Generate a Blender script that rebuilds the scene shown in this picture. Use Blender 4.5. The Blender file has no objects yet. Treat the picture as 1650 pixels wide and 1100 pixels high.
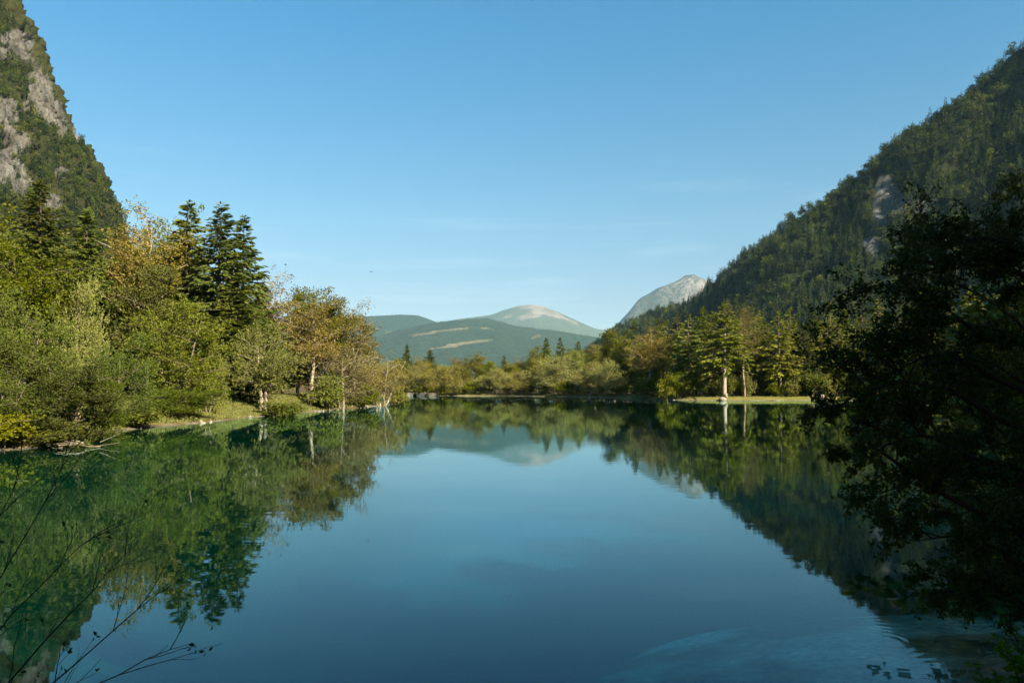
import bpy, math, random
import numpy as np
from mathutils import Vector, Matrix

R = math.radians
random.seed(7)
rng = np.random.default_rng(7)
scene = bpy.context.scene
COL = scene.collection

# ------------------------------------------------------------------ camera, world, sun, exposure
FPX, CX, CY = 1283.0, 825.0, 550.0          # focal length in pixels of the 1650 x 1100 photograph
CAM_Z = 3.0
PITCH = math.atan(70 / FPX)
SUN_AZ, SUN_EL = 136.0, 33.0                # clockwise from the view direction, above the horizon

cam_d = bpy.data.cameras.new('camera')
cam_d.sensor_width = 36.0
cam_d.lens = 36.0 * FPX / 1650.0
cam_d.clip_start = 0.05
cam_d.clip_end = 60000
cam = bpy.data.objects.new('camera', cam_d)
COL.objects.link(cam)
cam.location = (0, 0, CAM_Z)
cam.rotation_euler = (math.pi / 2 + PITCH, 0, 0)
scene.camera = cam

to_sun = Vector((math.cos(R(SUN_EL)) * math.sin(R(SUN_AZ)), math.cos(R(SUN_EL)) * math.cos(R(SUN_AZ)), math.sin(R(SUN_EL))))
sun_d = bpy.data.lights.new('sun', 'SUN')
sun_d.energy = 5.0
sun_d.angle = R(0.53)
sun_d.color = (1.0, 0.87, 0.66)
sun = bpy.data.objects.new('sun', sun_d)
COL.objects.link(sun)
sun.rotation_euler = to_sun.to_track_quat('Z', 'Y').to_euler()

world = bpy.data.worlds.new('World')
scene.world = world
world.use_nodes = True
wn, wl = world.node_tree.nodes, world.node_tree.links
wn.clear()
sky = wn.new('ShaderNodeTexSky')
sky.sky_type = 'NISHITA'
sky.sun_disc = False
sky.sun_elevation = R(SUN_EL)
sky.sun_rotation = R(SUN_AZ)
sky.altitude = 500
sky.air_density = 1.0
sky.dust_density = 0.15
sky.ozone_density = 4.0
tint = wn.new('ShaderNodeMix'); tint.data_type = 'RGBA'; tint.blend_type = 'MULTIPLY'
tint.inputs[0].default_value = 1.0
ramp = wn.new('ShaderNodeValToRGB')          # air colour by height above the horizon, alike all round
ramp.color_ramp.elements[0].position = 0.0; ramp.color_ramp.elements[0].color = (0.70, 0.57, 0.49, 1)
ramp.color_ramp.elements[1].position = 0.42; ramp.color_ramp.elements[1].color = (0.40, 0.95, 0.96, 1)
for ps, c in ((0.10, (0.71, 0.60, 0.53, 1)), (0.20, (0.68, 0.80, 0.70, 1))):
    el = ramp.color_ramp.elements.new(ps); el.color = c
rsep = wn.new('ShaderNodeSeparateXYZ'); rtc = wn.new('ShaderNodeTexCoord')
wl.new(rtc.outputs['Generated'], rsep.inputs[0]); wl.new(rsep.outputs[2], ramp.inputs[0]); wl.new(ramp.outputs[0], tint.inputs[7])
wl.new(sky.outputs[0], tint.inputs[6])
# thin cirrus streaks, a few degrees above the horizon
tc = wn.new('ShaderNodeTexCoord')
mp = wn.new('ShaderNodeMapping'); mp.inputs['Scale'].default_value = (2.2, 2.2, 34)
nz = wn.new('ShaderNodeTexNoise'); nz.inputs['Scale'].default_value = 1.6; nz.inputs['Detail'].default_value = 5
cr = wn.new('ShaderNodeMapRange'); cr.inputs[1].default_value = 0.56; cr.inputs[2].default_value = 0.85
cr.inputs[3].default_value = 0.0; cr.inputs[4].default_value = 0.27
sx = wn.new('ShaderNodeSeparateXYZ')
lowz = wn.new('ShaderNodeMapRange'); lowz.inputs[1].default_value = 0.30; lowz.inputs[2].default_value = 0.10
mul = wn.new('ShaderNodeMath'); mul.operation = 'MULTIPLY'
cl = wn.new('ShaderNodeMix'); cl.data_type = 'RGBA'
cl.inputs[7].default_value = (5.6, 6.6, 6.8, 1)
wl.new(tc.outputs['Generated'], mp.inputs[0]); wl.new(mp.outputs[0], nz.inputs['Vector'])
wl.new(nz.outputs[0], cr.inputs[0]); wl.new(tc.outputs['Generated'], sx.inputs[0]); wl.new(sx.outputs[2], lowz.inputs[0])
wl.new(cr.outputs[0], mul.inputs[0]); wl.new(lowz.outputs[0], mul.inputs[1]); wl.new(mul.outputs[0], cl.inputs[0])
wl.new(tint.outputs[2], cl.inputs[6])
bg = wn.new('ShaderNodeBackground'); bg.inputs[1].default_value = 0.05
wo = wn.new('ShaderNodeOutputWorld')
wl.new(cl.outputs[2], bg.inputs[0]); wl.new(bg.outputs[0], wo.inputs[0])

scene.view_settings.view_transform = 'Standard'
scene.view_settings.look = 'None'
scene.view_settings.gamma = 1.0
scene.view_settings.use_curve_mapping = False
scene.view_settings.exposure = 1.9
scene.render.engine = 'CYCLES'
cy = scene.cycles
cy.use_denoising = True
cy.max_bounces = 6; cy.diffuse_bounces = 2; cy.glossy_bounces = 3
cy.transmission_bounces = 3; cy.transparent_max_bounces = 12; cy.volume_bounces = 0
cy.caustics_reflective = False; cy.caustics_refractive = False
cy.use_adaptive_sampling = True; cy.adaptive_threshold = 0.02

# ------------------------------------------------------------------ helpers
cp, sp_ = math.cos(PITCH), math.sin(PITCH)

def at(px, py, D):
    """point at forward distance D seen at photograph pixel (px, py)"""
    u, v = (px - CX) / FPX, (CY - py) / FPX
    d = np.array([u, cp - v * sp_, sp_ + v * cp])
    return d * (D / d[1]) + np.array([0, 0, CAM_Z])

def project(P):
    P = np.asarray(P, float) - np.array([0, 0, CAM_Z])
    f = P[..., 1] * cp + P[..., 2] * sp_
    v = -P[..., 1] * sp_ + P[..., 2] * cp
    f = np.where(np.abs(f) < 1e-6, 1e-6, f)
    return CX + FPX * P[..., 0] / f, CY - FPX * v / f, f

def hash2(ix, iy, s):
    n = (ix.astype(np.int64) * 374761393 + iy.astype(np.int64) * 668265263 + s * 974711) & 0x7fffffff
    n = ((n ^ (n >> 13)) * 1274126177) & 0x7fffffff
    return ((n ^ (n >> 16)) & 0xffff) / 65535.0

def vnoise(x, y, s=0):
    ix, iy = np.floor(x), np.floor(y)
    fx, fy = x - ix, y - iy
    fx = fx * fx * (3 - 2 * fx); fy = fy * fy * (3 - 2 * fy)
    a = hash2(ix, iy, s); b = hash2(ix + 1, iy, s); c = hash2(ix, iy + 1, s); d = hash2(ix + 1, iy + 1, s)
    return (a * (1 - fx) + b * fx) * (1 - fy) + (c * (1 - fx) + d * fx) * fy

def fbm(x, y, s=0, o=5, ridged=False):
    t = 0; amp = 0.5
    for k in range(o):
        n = vnoise(x, y, s + k * 17) * 2 - 1
        t = t + amp * ((1 - 2 * np.abs(n)) if ridged else n)
        x = x * 2.03 + 13.7; y = y * 2.03 - 7.3; amp *= 0.5
    return t

def sstep(a, b, x):
    t = np.clip((x - a) / (b - a), 0, 1)
    return t * t * (3 - 2 * t)

class MB:
    def __init__(s): s.v = []; s.q = []; s.n = 0; s.m = []
    def add(s, verts, quads, mat=0):
        s.v.append(np.asarray(verts, np.float32)); q = np.asarray(quads, np.int32) + s.n
        s.q.append(q); s.m.append(np.full(len(q), mat, np.int32)); s.n += len(verts)
    def tube(s, pts, radii, sides=6, mat=0):
        pts = np.asarray(pts, float); n = len(pts)
        t = np.gradient(pts, axis=0); t /= np.linalg.norm(t, axis=1)[:, None] + 1e-9
        ref = np.array([0.31, 0.87, 0.2]) if abs(t[0][2]) > 0.7 else np.array([0.1, 0.05, 1.0])
        a = np.cross(t, ref); a /= np.linalg.norm(a, axis=1)[:, None] + 1e-9
        b = np.cross(t, a)
        ang = np.linspace(0, 2 * math.pi, sides, endpoint=False)
        ring = (a[:, None, :] * np.cos(ang)[None, :, None] + b[:, None, :] * np.sin(ang)[None, :, None])
        V = (pts[:, None, :] + ring * np.asarray(radii)[:, None, None]).reshape(-1, 3)
        i = np.arange(n - 1)[:, None] * sides; j = np.arange(sides)[None, :]; k = (j + 1) % sides
        Q = np.stack([i + j, i + k, i + sides + k, i + sides + j], -1).reshape(-1, 4)
        s.add(V, Q, mat)
    def leaves(s, c, d, L, w, mat=0, fold=0.18):
        """pointed leaf quads: base c, direction d, length L, half width w*L"""
        n = len(c)
        if n == 0: return
        L = np.broadcast_to(np.asarray(L, float), (n,))[:, None]
        d = d / (np.linalg.norm(d, axis=1)[:, None] + 1e-9)
        r = rng.normal(size=(n, 3)); sd = np.cross(d, r); sd /= np.linalg.norm(sd, axis=1)[:, None] + 1e-9
        nn = np.cross(d, sd)
        m = c + d * L * 0.5 + nn * L * fold * 0.5
        V = np.stack([c, m + sd * L * w, c + d * L, m - sd * L * w], 1).reshape(-1, 3)
        s.add(V, np.arange(4 * n).reshape(-1, 4), mat)
    def mesh(s, name, mats, smooth=False):
        V = np.concatenate(s.v); Q = np.concatenate(s.q); M = np.concatenate(s.m)
        me = bpy.data.meshes.new(name)
        me.vertices.add(len(V)); me.vertices.foreach_set('co', V.ravel())
        me.loops.add(Q.size); me.loops.foreach_set('vertex_index', Q.ravel())
        me.polygons.add(len(Q)); me.polygons.foreach_set('loop_start', np.arange(0, Q.size, 4, dtype=np.int32))
        me.polygons.foreach_set('material_index', M)
        me.polygons.foreach_set('use_smooth', np.full(len(Q), bool(smooth)))
        for m in mats: me.materials.append(m)
        me.update(calc_edges=True)
        me.validate()
        return me

def grid_mesh(name, X, mats, attrs=None, smooth=True):
    """X: (n, m, 3) sheet of points"""
    n, m = X.shape[:2]
    b = MB()
    i = np.arange(n - 1)[:, None] * m; j = np.arange(m - 1)[None, :]
    Q = np.stack([i + j, i + j + 1, i + m + j + 1, i + m + j], -1).reshape(-1, 4)
    b.add(X.reshape(-1, 3), Q)
    me = b.mesh(name, mats, smooth)
    for k, a in (attrs or {}).items():
        at_ = me.attributes.new(k, 'FLOAT', 'POINT'); at_.data.foreach_set('value', np.asarray(a, np.float32).ravel())
    return me

def link(name, me, parent=None, **props):
    o = bpy.data.objects.new(name, me); COL.objects.link(o)
    if parent is not None: o.parent = parent
    for k, v in props.items():
        if v is not None: o[k] = v
    return o

def boxes(b, lo, hi, mat=0):
    (x0, y0, z0), (x1, y1, z1) = lo, hi
    V = [(x0, y0, z0), (x1, y0, z0), (x1, y1, z0), (x0, y1, z0), (x0, y0, z1), (x1, y0, z1), (x1, y1, z1), (x0, y1, z1)]
    b.add(V, [(3, 2, 1, 0), (4, 5, 6, 7), (0, 1, 5, 4), (1, 2, 6, 5), (2, 3, 7, 6), (3, 0, 4, 7)], mat)

# ------------------------------------------------------------------ materials
class NT:
    def __init__(s, name):
        s.m = bpy.data.materials.new(name); s.m.use_nodes = True
        s.n, s.l = s.m.node_tree.nodes, s.m.node_tree.links; s.n.clear()
        s.out = s.n.new('ShaderNodeOutputMaterial')
    def new(s, t, **kw):
        x = s.n.new('ShaderNode' + t)
        for k, v in kw.items(): setattr(x, k, v)
        return x
    def link(s, a, b): s.l.new(a, b)
    def math(s, op, a, b=None, c=None):
        x = s.new('Math', operation=op)
        for i, v in enumerate((a, b, c)):
            if v is None: continue
            if isinstance(v, (int, float)): x.inputs[i].default_value = v
            else: s.link(v, x.inputs[i])
        return x.outputs[0]
    def noise(s, scale, detail=4, vec=None, rough=0.55):
        x = s.new('TexNoise'); x.inputs['Scale'].default_value = scale; x.inputs['Detail'].default_value = detail
        x.inputs['Roughness'].default_value = rough
        if vec is not None: s.link(vec, x.inputs['Vector'])
        return x.outputs[0]
    def rng(s, v, a, b, c=0.0, d=1.0):
        x = s.new('MapRange'); s.link(v, x.inputs[0])
        for i, k in zip((1, 2, 3, 4), (a, b, c, d)): x.inputs[i].default_value = k
        return x.outputs[0]
    def mix(s, f, a, b, blend='MIX'):
        x = s.new('Mix', data_type='RGBA', blend_type=blend)
        for i, v in ((0, f), (6, a), (7, b)):
            if isinstance(v, (int, float)): x.inputs[i].default_value = v
            elif isinstance(v, tuple): x.inputs[i].default_value = (*v, 1)
            else: s.link(v, x.inputs[i])
        return x.outputs[2]
    def pos(s): return s.new('NewGeometry').outputs['Position']
    def attr(s, name): return s.new('Attribute', attribute_name=name).outputs['Fac']
    def bump(s, h, strength, dist):
        x = s.new('Bump'); x.inputs['Strength'].default_value = strength; x.inputs['Distance'].default_value = dist
        s.link(h, x.inputs['Height']); return x.outputs[0]
    def principled(s, col, rough=0.8, spec=0.3, normal=None):
        x = s.new('BsdfPrincipled')
        if isinstance(col, tuple): x.inputs['Base Color'].default_value = (*col, 1)
        else: s.link(col, x.inputs['Base Color'])
        x.inputs['Roughness'].default_value = rough
        x.inputs['Specular IOR Level'].default_value = spec * 0.6
        if normal is not None: s.link(normal, x.inputs['Normal'])
        s.link(x.outputs[0], s.out.inputs[0]); return x

def leaf_mat(name, a, b, trans=0.30, obj_var=0.35, rough=0.5, vr=(0.78, 1.2), sat=(0.95, 1.2)):
    """leaf colour between a and b, varied leaf by leaf and tree by tree"""
    t = NT(name)
    ri = t.new('NewGeometry').outputs['Random Per Island']
    oi = t.new('ObjectInfo').outputs['Random']
    f = t.math('ADD', t.math('MULTIPLY', ri, 1 - obj_var), t.math('MULTIPLY', oi, obj_var))
    c = t.mix(f, a, b)
    ov = t.rng(oi, 0, 1, *vr)
    hs = t.new('HueSaturation'); t.link(ov, hs.inputs['Value'])
    t.link(t.rng(t.math('FRACT', t.math('MULTIPLY', oi, 7.31)), 0, 1, 0.490, 0.525), hs.inputs['Hue'])
    t.link(t.rng(t.math('FRACT', t.math('MULTIPLY', oi, 13.7)), 0, 1, *sat), hs.inputs['Saturation']); t.link(c, hs.inputs['Color'])
    p = t.principled(hs.outputs[0], rough, 0.25)
    tr = t.new('BsdfTranslucent')
    tc_ = t.mix(1.0, hs.outputs[0], (1.0, 1.0, 0.55), 'MULTIPLY'); t.link(tc_, tr.inputs[0])
    mx = t.new('MixShader'); mx.inputs[0].default_value = trans
    t.link(p.outputs[0], mx.inputs[1]); t.link(tr.outputs[0], mx.inputs[2]); t.link(mx.outputs[0], t.out.inputs[0])
    return t.m

def bark_mat(name, a, b, scale=6):
    t = NT(name)
    mpv = t.new('Mapping'); mpv.inputs['Scale'].default_value = (1, 1, 0.25); t.link(t.new('TexCoord').outputs['Object'], mpv.inputs[0])
    n = t.noise(scale, 6, mpv.outputs[0], 0.65)
    t.principled(t.mix(t.rng(n, 0.35, 0.65), a, b), 0.9, 0.15, t.bump(n, 0.6, 0.05))
    return t.m

M = {}
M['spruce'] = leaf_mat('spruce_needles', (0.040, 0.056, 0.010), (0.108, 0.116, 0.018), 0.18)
M['spruce_lit'] = leaf_mat('sunny_spruce_needles', (0.070, 0.090, 0.012), (0.175, 0.175, 0.025), 0.2)  # lighter copy of the spruce needles, sunlight put into the colour
M['spruce_far'] = leaf_mat('far_conifer_needles', (0.016, 0.032, 0.008), (0.046, 0.062, 0.013), 0.18, 0.7, 0.5, (0.6, 1.35))
M['willow'] = leaf_mat('willow_leaves', (0.095, 0.114, 0.018), (0.200, 0.200, 0.050), 0.3)
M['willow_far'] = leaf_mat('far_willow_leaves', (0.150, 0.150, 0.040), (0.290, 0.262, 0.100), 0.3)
M['willow_dark'] = leaf_mat('shore_willow_leaves', (0.046, 0.066, 0.009), (0.118, 0.130, 0.027), 0.3)
M['broad'] = leaf_mat('broadleaf_leaves', (0.062, 0.080, 0.010), (0.145, 0.142, 0.018), 0.3)
M['broad_far'] = leaf_mat('far_broadleaf_leaves', (0.022, 0.040, 0.007), (0.075, 0.080, 0.013), 0.25, 0.75, 0.5, (0.6, 1.35))
M['gold'] = leaf_mat('golden_leaves', (0.085, 0.088, 0.010), (0.175, 0.138, 0.018), 0.35)
M['orange'] = leaf_mat('autumn_leaves', (0.100, 0.094, 0.012), (0.210, 0.160, 0.024), 0.35, 0.35, 0.5, (0.85, 1.1), (0.85, 1.05))
M['tan'] = leaf_mat('tan_leaves', (0.115, 0.092, 0.030), (0.20, 0.158, 0.060), 0.3)
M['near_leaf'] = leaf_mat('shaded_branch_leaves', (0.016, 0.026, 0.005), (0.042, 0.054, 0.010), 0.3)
M['bank_leaf'] = leaf_mat('bank_plant_leaves', (0.06, 0.12, 0.018), (0.12, 0.19, 0.03), 0.35)
M['bark_dark'] = bark_mat('dark_bark', (0.05, 0.035, 0.024), (0.13, 0.095, 0.065))
M['bark_grey'] = bark_mat('grey_bark', (0.10, 0.08, 0.055), (0.22, 0.18, 0.125))
M['bark_pale'] = bark_mat('pale_bark', (0.18, 0.145, 0.10), (0.36, 0.31, 0.235))
M['bark_red'] = bark_mat('reddish_bark', (0.13, 0.09, 0.055), (0.28, 0.21, 0.135))
M['twig'] = bark_mat('dark_twig_bark', (0.014, 0.011, 0.008), (0.035, 0.026, 0.018), 30)
M['dead'] = bark_mat('bleached_wood', (0.15, 0.12, 0.08), (0.32, 0.27, 0.20), 10)

def rock_mat(name, veg, lo=(0.036, 0.037, 0.035), hi=(0.225, 0.222, 0.205), size=1.0):
    """limestone with ledges; attribute veg = where turf and scrub cover it"""
    t = NT(name)
    p = t.pos()
    mpv = t.new('Mapping'); mpv.inputs['Scale'].default_value = (1, 1, 0.45); mpv.inputs['Rotation'].default_value = (0.5, 0.4, 0); t.link(p, mpv.inputs[0])
    n1 = t.noise(0.09 * size, 9, mpv.outputs[0], 0.7)
    n2 = t.noise(0.02 * size, 6, p, 0.6)
    v = t.new('TexVoronoi', feature='DISTANCE_TO_EDGE'); v.inputs['Scale'].default_value = 0.11 * size; t.link(mpv.outputs[0], v.inputs['Vector'])
    crack = t.rng(v.outputs[0], 0.0, 0.10, 0.35, 1.0)
    rock = t.mix(t.rng(n1, 0.35, 0.66), lo, hi)
    rock = t.mix(t.rng(n2, 0.4, 0.7, 0, 0.5), rock, (0.115, 0.10, 0.07))
    rock = t.mix(crack, (0.085, 0.075, 0.055), rock)
    g = t.mix(t.rng(n1, 0.3, 0.7), veg[0], veg[1])
    m = t.math('ADD', t.attr('veg'), t.math('MULTIPLY', t.math('SUBTRACT', n1, 0.5), 1.6))
    col = t.mix(t.rng(m, 0.42, 0.6), rock, g)
    h = t.math('ADD', n1, t.math('MULTIPLY', t.noise(0.35 * size, 6, mpv.outputs[0], 0.7), 0.5))
    t.principled(col, 0.95, 0.1, t.bump(h, 1.0, 6.0 / size))
    return t.m

M['cliff'] = rock_mat('limestone_cliff', ((0.020, 0.028, 0.008), (0.052, 0.052, 0.016)))
M['slope'] = rock_mat('forest_slope', ((0.014, 0.022, 0.007), (0.036, 0.042, 0.013)))

def hill_mat(name, forest, meadow):
    t = NT(name)
    p = t.pos()
    n = t.noise(0.02, 6, p, 0.7); n2 = t.noise(0.004, 4, p)
    f = t.mix(t.rng(n, 0.3, 0.7), *forest)
    m = t.mix(t.rng(n2, 0.35, 0.65), *meadow)
    n5 = t.noise(0.055, 5, p, 0.75)
    k = t.math('ADD', t.attr('meadow'), t.math('ADD', t.math('MULTIPLY', t.math('SUBTRACT', n, 0.5), 1.5), t.math('MULTIPLY', t.math('SUBTRACT', n5, 0.5), 2.2)))
    t.principled(t.mix(t.rng(k, 0.42, 0.58), f, m), 1.0, 0.0, t.bump(n, 1.0, 25))
    return t.m

M['hill'] = hill_mat('wooded_hill', ((0.013, 0.025, 0.013), (0.032, 0.046, 0.021)), ((0.09, 0.095, 0.03), (0.15, 0.118, 0.068)))
M['bald'] = hill_mat('bald_mountain', ((0.035, 0.05, 0.03), (0.08, 0.09, 0.05)), ((0.10, 0.08, 0.05), (0.185, 0.16, 0.13)))
M['peak'] = hill_mat('rocky_peak', ((0.035, 0.045, 0.03), (0.075, 0.078, 0.06)), ((0.10, 0.09, 0.075), (0.19, 0.175, 0.155)))

# ground, shore and lake bed
t = NT('valley_ground')
p = t.pos(); sep = t.new('SeparateXYZ'); t.link(p, sep.inputs[0]); z = sep.outputs[2]
n1 = t.noise(0.35, 6, p, 0.65); n2 = t.noise(2.5, 5, p, 0.7); n3 = t.noise(0.06, 3, p); n4 = t.noise(9.0, 4, p, 0.6)
grass = t.mix(t.rng(n1, 0.3, 0.7), (0.085, 0.090, 0.020), (0.165, 0.148, 0.040))
litter = t.mix(t.rng(n2, 0.3, 0.7), (0.035, 0.030, 0.014), (0.10, 0.075, 0.035))
land = t.mix(t.attr('meadow'), litter, grass)
vor = t.new('TexVoronoi'); vor.inputs['Scale'].default_value = 7.0; t.link(p, vor.inputs['Vector'])
vsep = t.new('SeparateColor'); t.link(vor.outputs['Color'], vsep.inputs[0])
peb = t.mix(vsep.outputs[0], (0.09, 0.075, 0.055), (0.27, 0.24, 0.19))
shore = t.mix(t.rng(n1, 0.35, 0.60), peb, (0.10, 0.075, 0.04))
land = t.mix(t.rng(t.math('ADD', z, t.math('MULTIPLY', n1, -0.22)), -0.03, 0.08), shore, land)
weed = t.mix(t.rng(n2, 0.3, 0.7), (0.004, 0.010, 0.004), (0.014, 0.022, 0.010))
gravel = t.mix(0.5, peb, t.mix(t.rng(n4, 0.3, 0.7), (0.10, 0.10, 0.08), (0.55, 0.52, 0.44)))
bedpatch = t.math('MULTIPLY', t.rng(t.noise(0.42, 3, p), 0.44, 0.60), t.rng(t.attr('weed_and_shade'), 0.2, 0.6, 1.0, 0.0))
bed = t.mix(bedpatch, weed, gravel)
silt = t.mix(t.attr('weed_and_shade'), (0.008, 0.052, 0.078), t.mix(t.rng(n1, 0.35, 0.65), (0.003, 0.008, 0.003), (0.007, 0.014, 0.005)))  # blue of the water and dark reflections painted into the bed colour
zj = t.math('ADD', z, t.math('MULTIPLY', t.math('SUBTRACT', t.noise(0.5, 4, p), 0.5), 2.6))
bed = t.mix(t.rng(zj, -0.9, -3.0), bed, silt)
col = t.mix(t.rng(z, -0.06, 0.03), bed, land)
t.principled(col, 0.95, 0.1, t.bump(t.math('ADD', n2, t.math('MULTIPLY', vor.outputs[0], 0.5)), 0.5, 0.06))
M['ground'] = t.m

# water: Fresnel reflection over clear, blue-green absorbing water
t = NT('lake_water')
p = t.pos()
def wave(scale, sx_, sy_, detail=2, rot=0.0):
    mpv = t.new('Mapping'); mpv.inputs['Scale'].default_value = (sx_, sy_, 1); mpv.inputs['Rotation'].default_value = (0, 0, rot)
    t.link(p, mpv.inputs[0]); return t.noise(scale, detail, mpv.outputs[0], 0.5)
patch = t.rng(t.noise(0.035, 2, p), 0.35, 0.7, 0.35, 1.0)
h = t.math('ADD', t.math('MULTIPLY', wave(1.0, 0.45, 1.5, 3), 0.55), t.math('MULTIPLY', wave(4.0, 0.6, 1.3, 2, 0.3), 0.10))
h = t.math('MULTIPLY', h, patch)
rp = at(1460, 1008, 9.2)            # rings spreading where a twig touches the water
vm = t.new('VectorMath', operation='DISTANCE'); t.link(p, vm.inputs[0]); vm.inputs[1].default_value = (4.35, 9.55, 0)
ring = t.math('MULTIPLY', t.math('SINE', t.math('MULTIPLY', vm.outputs['Value'], 42.0)), t.rng(vm.outputs['Value'], 0.25, 1.5, 0.025, 0.0))
h = t.math('ADD', h, ring)
nrm = t.bump(h, 0.095, 0.05)
vd = t.new('VectorMath', operation='DOT_PRODUCT'); t.link(nrm, vd.inputs[0]); t.link(t.new('NewGeometry').outputs['Incoming'], vd.inputs[1])
cosv = t.math('MINIMUM', t.math('ABSOLUTE', vd.outputs['Value']), 1.0)
fres = t.math('ADD', 0.02, t.math('MULTIPLY', 0.98, t.math('POWER', t.math('SUBTRACT', 1.0, cosv), 5.0)))    # same from above and below
gl = t.new('BsdfGlossy'); gl.inputs['Roughness'].default_value = 0.012; gl.inputs['Color'].default_value = (0.72, 0.96, 1.0, 1); t.link(nrm, gl.inputs['Normal'])
trn = t.new('BsdfTransparent'); trn.inputs[0].default_value = (0.86, 0.97, 0.97, 1)
mx = t.new('MixShader'); t.link(fres, mx.inputs[0]); t.link(trn.outputs[0], mx.inputs[1]); t.link(gl.outputs[0], mx.inputs[2])
t.link(mx.outputs[0], t.out.inputs[0])
va = t.new('VolumeAbsorption'); va.inputs[0].default_value = (0.05, 0.97, 0.98, 1); va.inputs[1].default_value = 0.6
t.link(va.outputs[0], t.out.inputs['Volume'])
M['water'] = t.m

# ------------------------------------------------------------------ ground sheet with the lake basin
LAKE = np.array([(5.7, 9.3), (4.55, 8.25), (3.85, 7.2), (2.5, 6.0), (0, 5.3), (-3, 5.0), (-7, 6.5), (-15, 13), (-23, 25), (-25.5, 32), (-23.6, 36.5), (-22, 40),
                 (-24.8, 48), (-26, 55), (-24.4, 63), (-23.6, 77), (-21.8, 91.5), (-19.9, 104), (-19.3, 110), (-18.4, 120), (-23, 127),
                 (-36, 136), (-55, 150), (-62, 180), (-50, 212), (-33, 222), (-14, 219), (2, 214), (12, 203), (20, 193), (28, 172),
                 (33.7, 157), (42, 152), (51, 152), (60, 155), (70, 154), (80, 142), (84, 112), (74, 72), (50, 40), (28, 22), (15, 13.5), (9, 10)], float)

def lake_sd(x, y):
    """signed distance to the shoreline, positive on land"""
    sh = x.shape; P = np.stack([x.ravel(), y.ravel()], 1)
    d2 = np.full(len(P), 1e18); ins = np.zeros(len(P), bool)
    A = LAKE; B = np.roll(LAKE, -1, 0)
    for a, b in zip(A, B):
        e = b - a; w = P - a
        k = np.clip((w @ e) / (e @ e), 0, 1)
        q = w - k[:, None] * e
        d2 = np.minimum(d2, (q * q).sum(1))
        c = (a[1] > P[:, 1]) != (b[1] > P[:, 1])
        xi = a[0] + (P[:, 1] - a[1]) * e[0] / (e[1] if abs(e[1]) > 1e-9 else 1e-9)
        ins ^= c & (P[:, 0] < xi)
    d = np.sqrt(d2)
    return np.where(ins, -d, d).reshape(sh)

def ground_z(x, y, sd=None):
    x = np.asarray(x, float); y = np.asarray(y, float)
    if sd is None: sd = lake_sd(x, y)
    sd = sd + 0.5 * fbm(x * 0.22, y * 0.22, 3, 3) * np.clip(np.hypot(x, y) / 30, 0.15, 1.6)
    bank = 0.10 + 1.55 * np.where(x < -10, sstep(0.0, 6.5, sd), sstep(0.3, 13, sd)) + 0.9 * sstep(14, 70, sd)
    bank = np.where(y > 140, 0.12 + 0.55 * sstep(0.2, 4, sd) + 1.6 * sstep(8, 60, sd), bank)
    bank = bank + 0.10 * fbm(x * 0.4, y * 0.4, 9, 3) * sstep(0, 3, sd)
    near = np.clip(1 - np.hypot(x, y) / 26, 0, 1)
    depth = 0.22 * (-sd) + 4.6 * sstep(2.5, 17, -sd)
    depth = depth * (1 - 0.45 * near * sstep(-3, 4, x))
    z = np.where(sd > 0, bank * np.clip(sd / 0.6, 0, 1) ** 0.7, -np.clip(depth, 0, 5.2))
    far = np.hypot(x, y)
    z = z + 14 * sstep(350, 1500, far) + 6 * fbm(x * 0.004, y * 0.004, 21, 4) * sstep(260, 800, far)
    return z

def axis(dense, mid, far, step0, step1, growth):
    a = list(np.arange(dense[0], dense[1] + 1e-6, step0))
    v = a[-1]
    while v < mid[1]: v += step1; a.append(v)
    st = step1
    while v < far[1]: st *= growth; v += st; a.append(v)
    v = a[0]
    lo = []
    while v > mid[0]: v -= step1; lo.append(v)
    st = step1
    while v > far[0]: st *= growth; v -= st; lo.append(v)
    return np.array(lo[::-1] + a)

gx = axis((-9, 12), (-95, 110), (-8500, 8500), 0.45, 1.1, 1.18)
gy = axis((-3, 16), (-20, 235), (-1500, 15800), 0.45, 1.1, 1.18)
GX, GY = np.meshgrid(gx, gy)
SD = lake_sd(GX, GY)
GZ = ground_z(GX, GY, SD)
mead = np.zeros_like(GX)
mead = np.maximum(mead, np.exp(-(((GX + 28) / 9) ** 2 + ((GY - 80) / 17) ** 2) * 0.9))
mead = np.maximum(mead, sstep(9.0, 3.5, SD) * sstep(120, 145, GY) * np.where(GX > 8, 1.0, 0.35))
mead = np.maximum(mead, sstep(300, 500, np.hypot(GX, GY)) * 0.6)
mead = np.maximum(mead, 0.7 * sstep(3.0, 1.0, SD))
wj = 5 * fbm(GX * 0.07, GY * 0.07, 77, 4) * np.clip(np.hypot(GX, GY) / 25, 0.2, 1)
weed_and_shade = np.maximum(sstep(1.0, -0.5, (GX + wj - (-2.0 - 0.10 * GY)) / (2 + 0.05 * GY)), sstep(22, 12, -(SD + wj)) * sstep(11, 22, np.hypot(GX - 2, GY - 7)))
weed_and_shade = np.maximum(weed_and_shade, sstep(-1.0, 1.5, (GX + 0.6 * wj - (4.5 + 0.10 * GY)) / (1.5 + 0.05 * GY)) * sstep(9, 14, GY))  # bed darkened on the right to deepen the mountain's dark reflection
weed_and_shade = np.maximum(weed_and_shade, sstep(48, 22, GY) * sstep(0.9, 1.8, -GZ + 1.1 * fbm(GX * 0.6, GY * 0.6, 88, 4)))  # near bed painted dark too, hiding the edges of tree shadows
ground = link('ground', grid_mesh('ground', np.stack([GX, GY, GZ], -1), [M['ground']], {'meadow': np.clip(mead * 1.3, 0, 1), 'weed_and_shade': weed_and_shade}), kind='structure')

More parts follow.
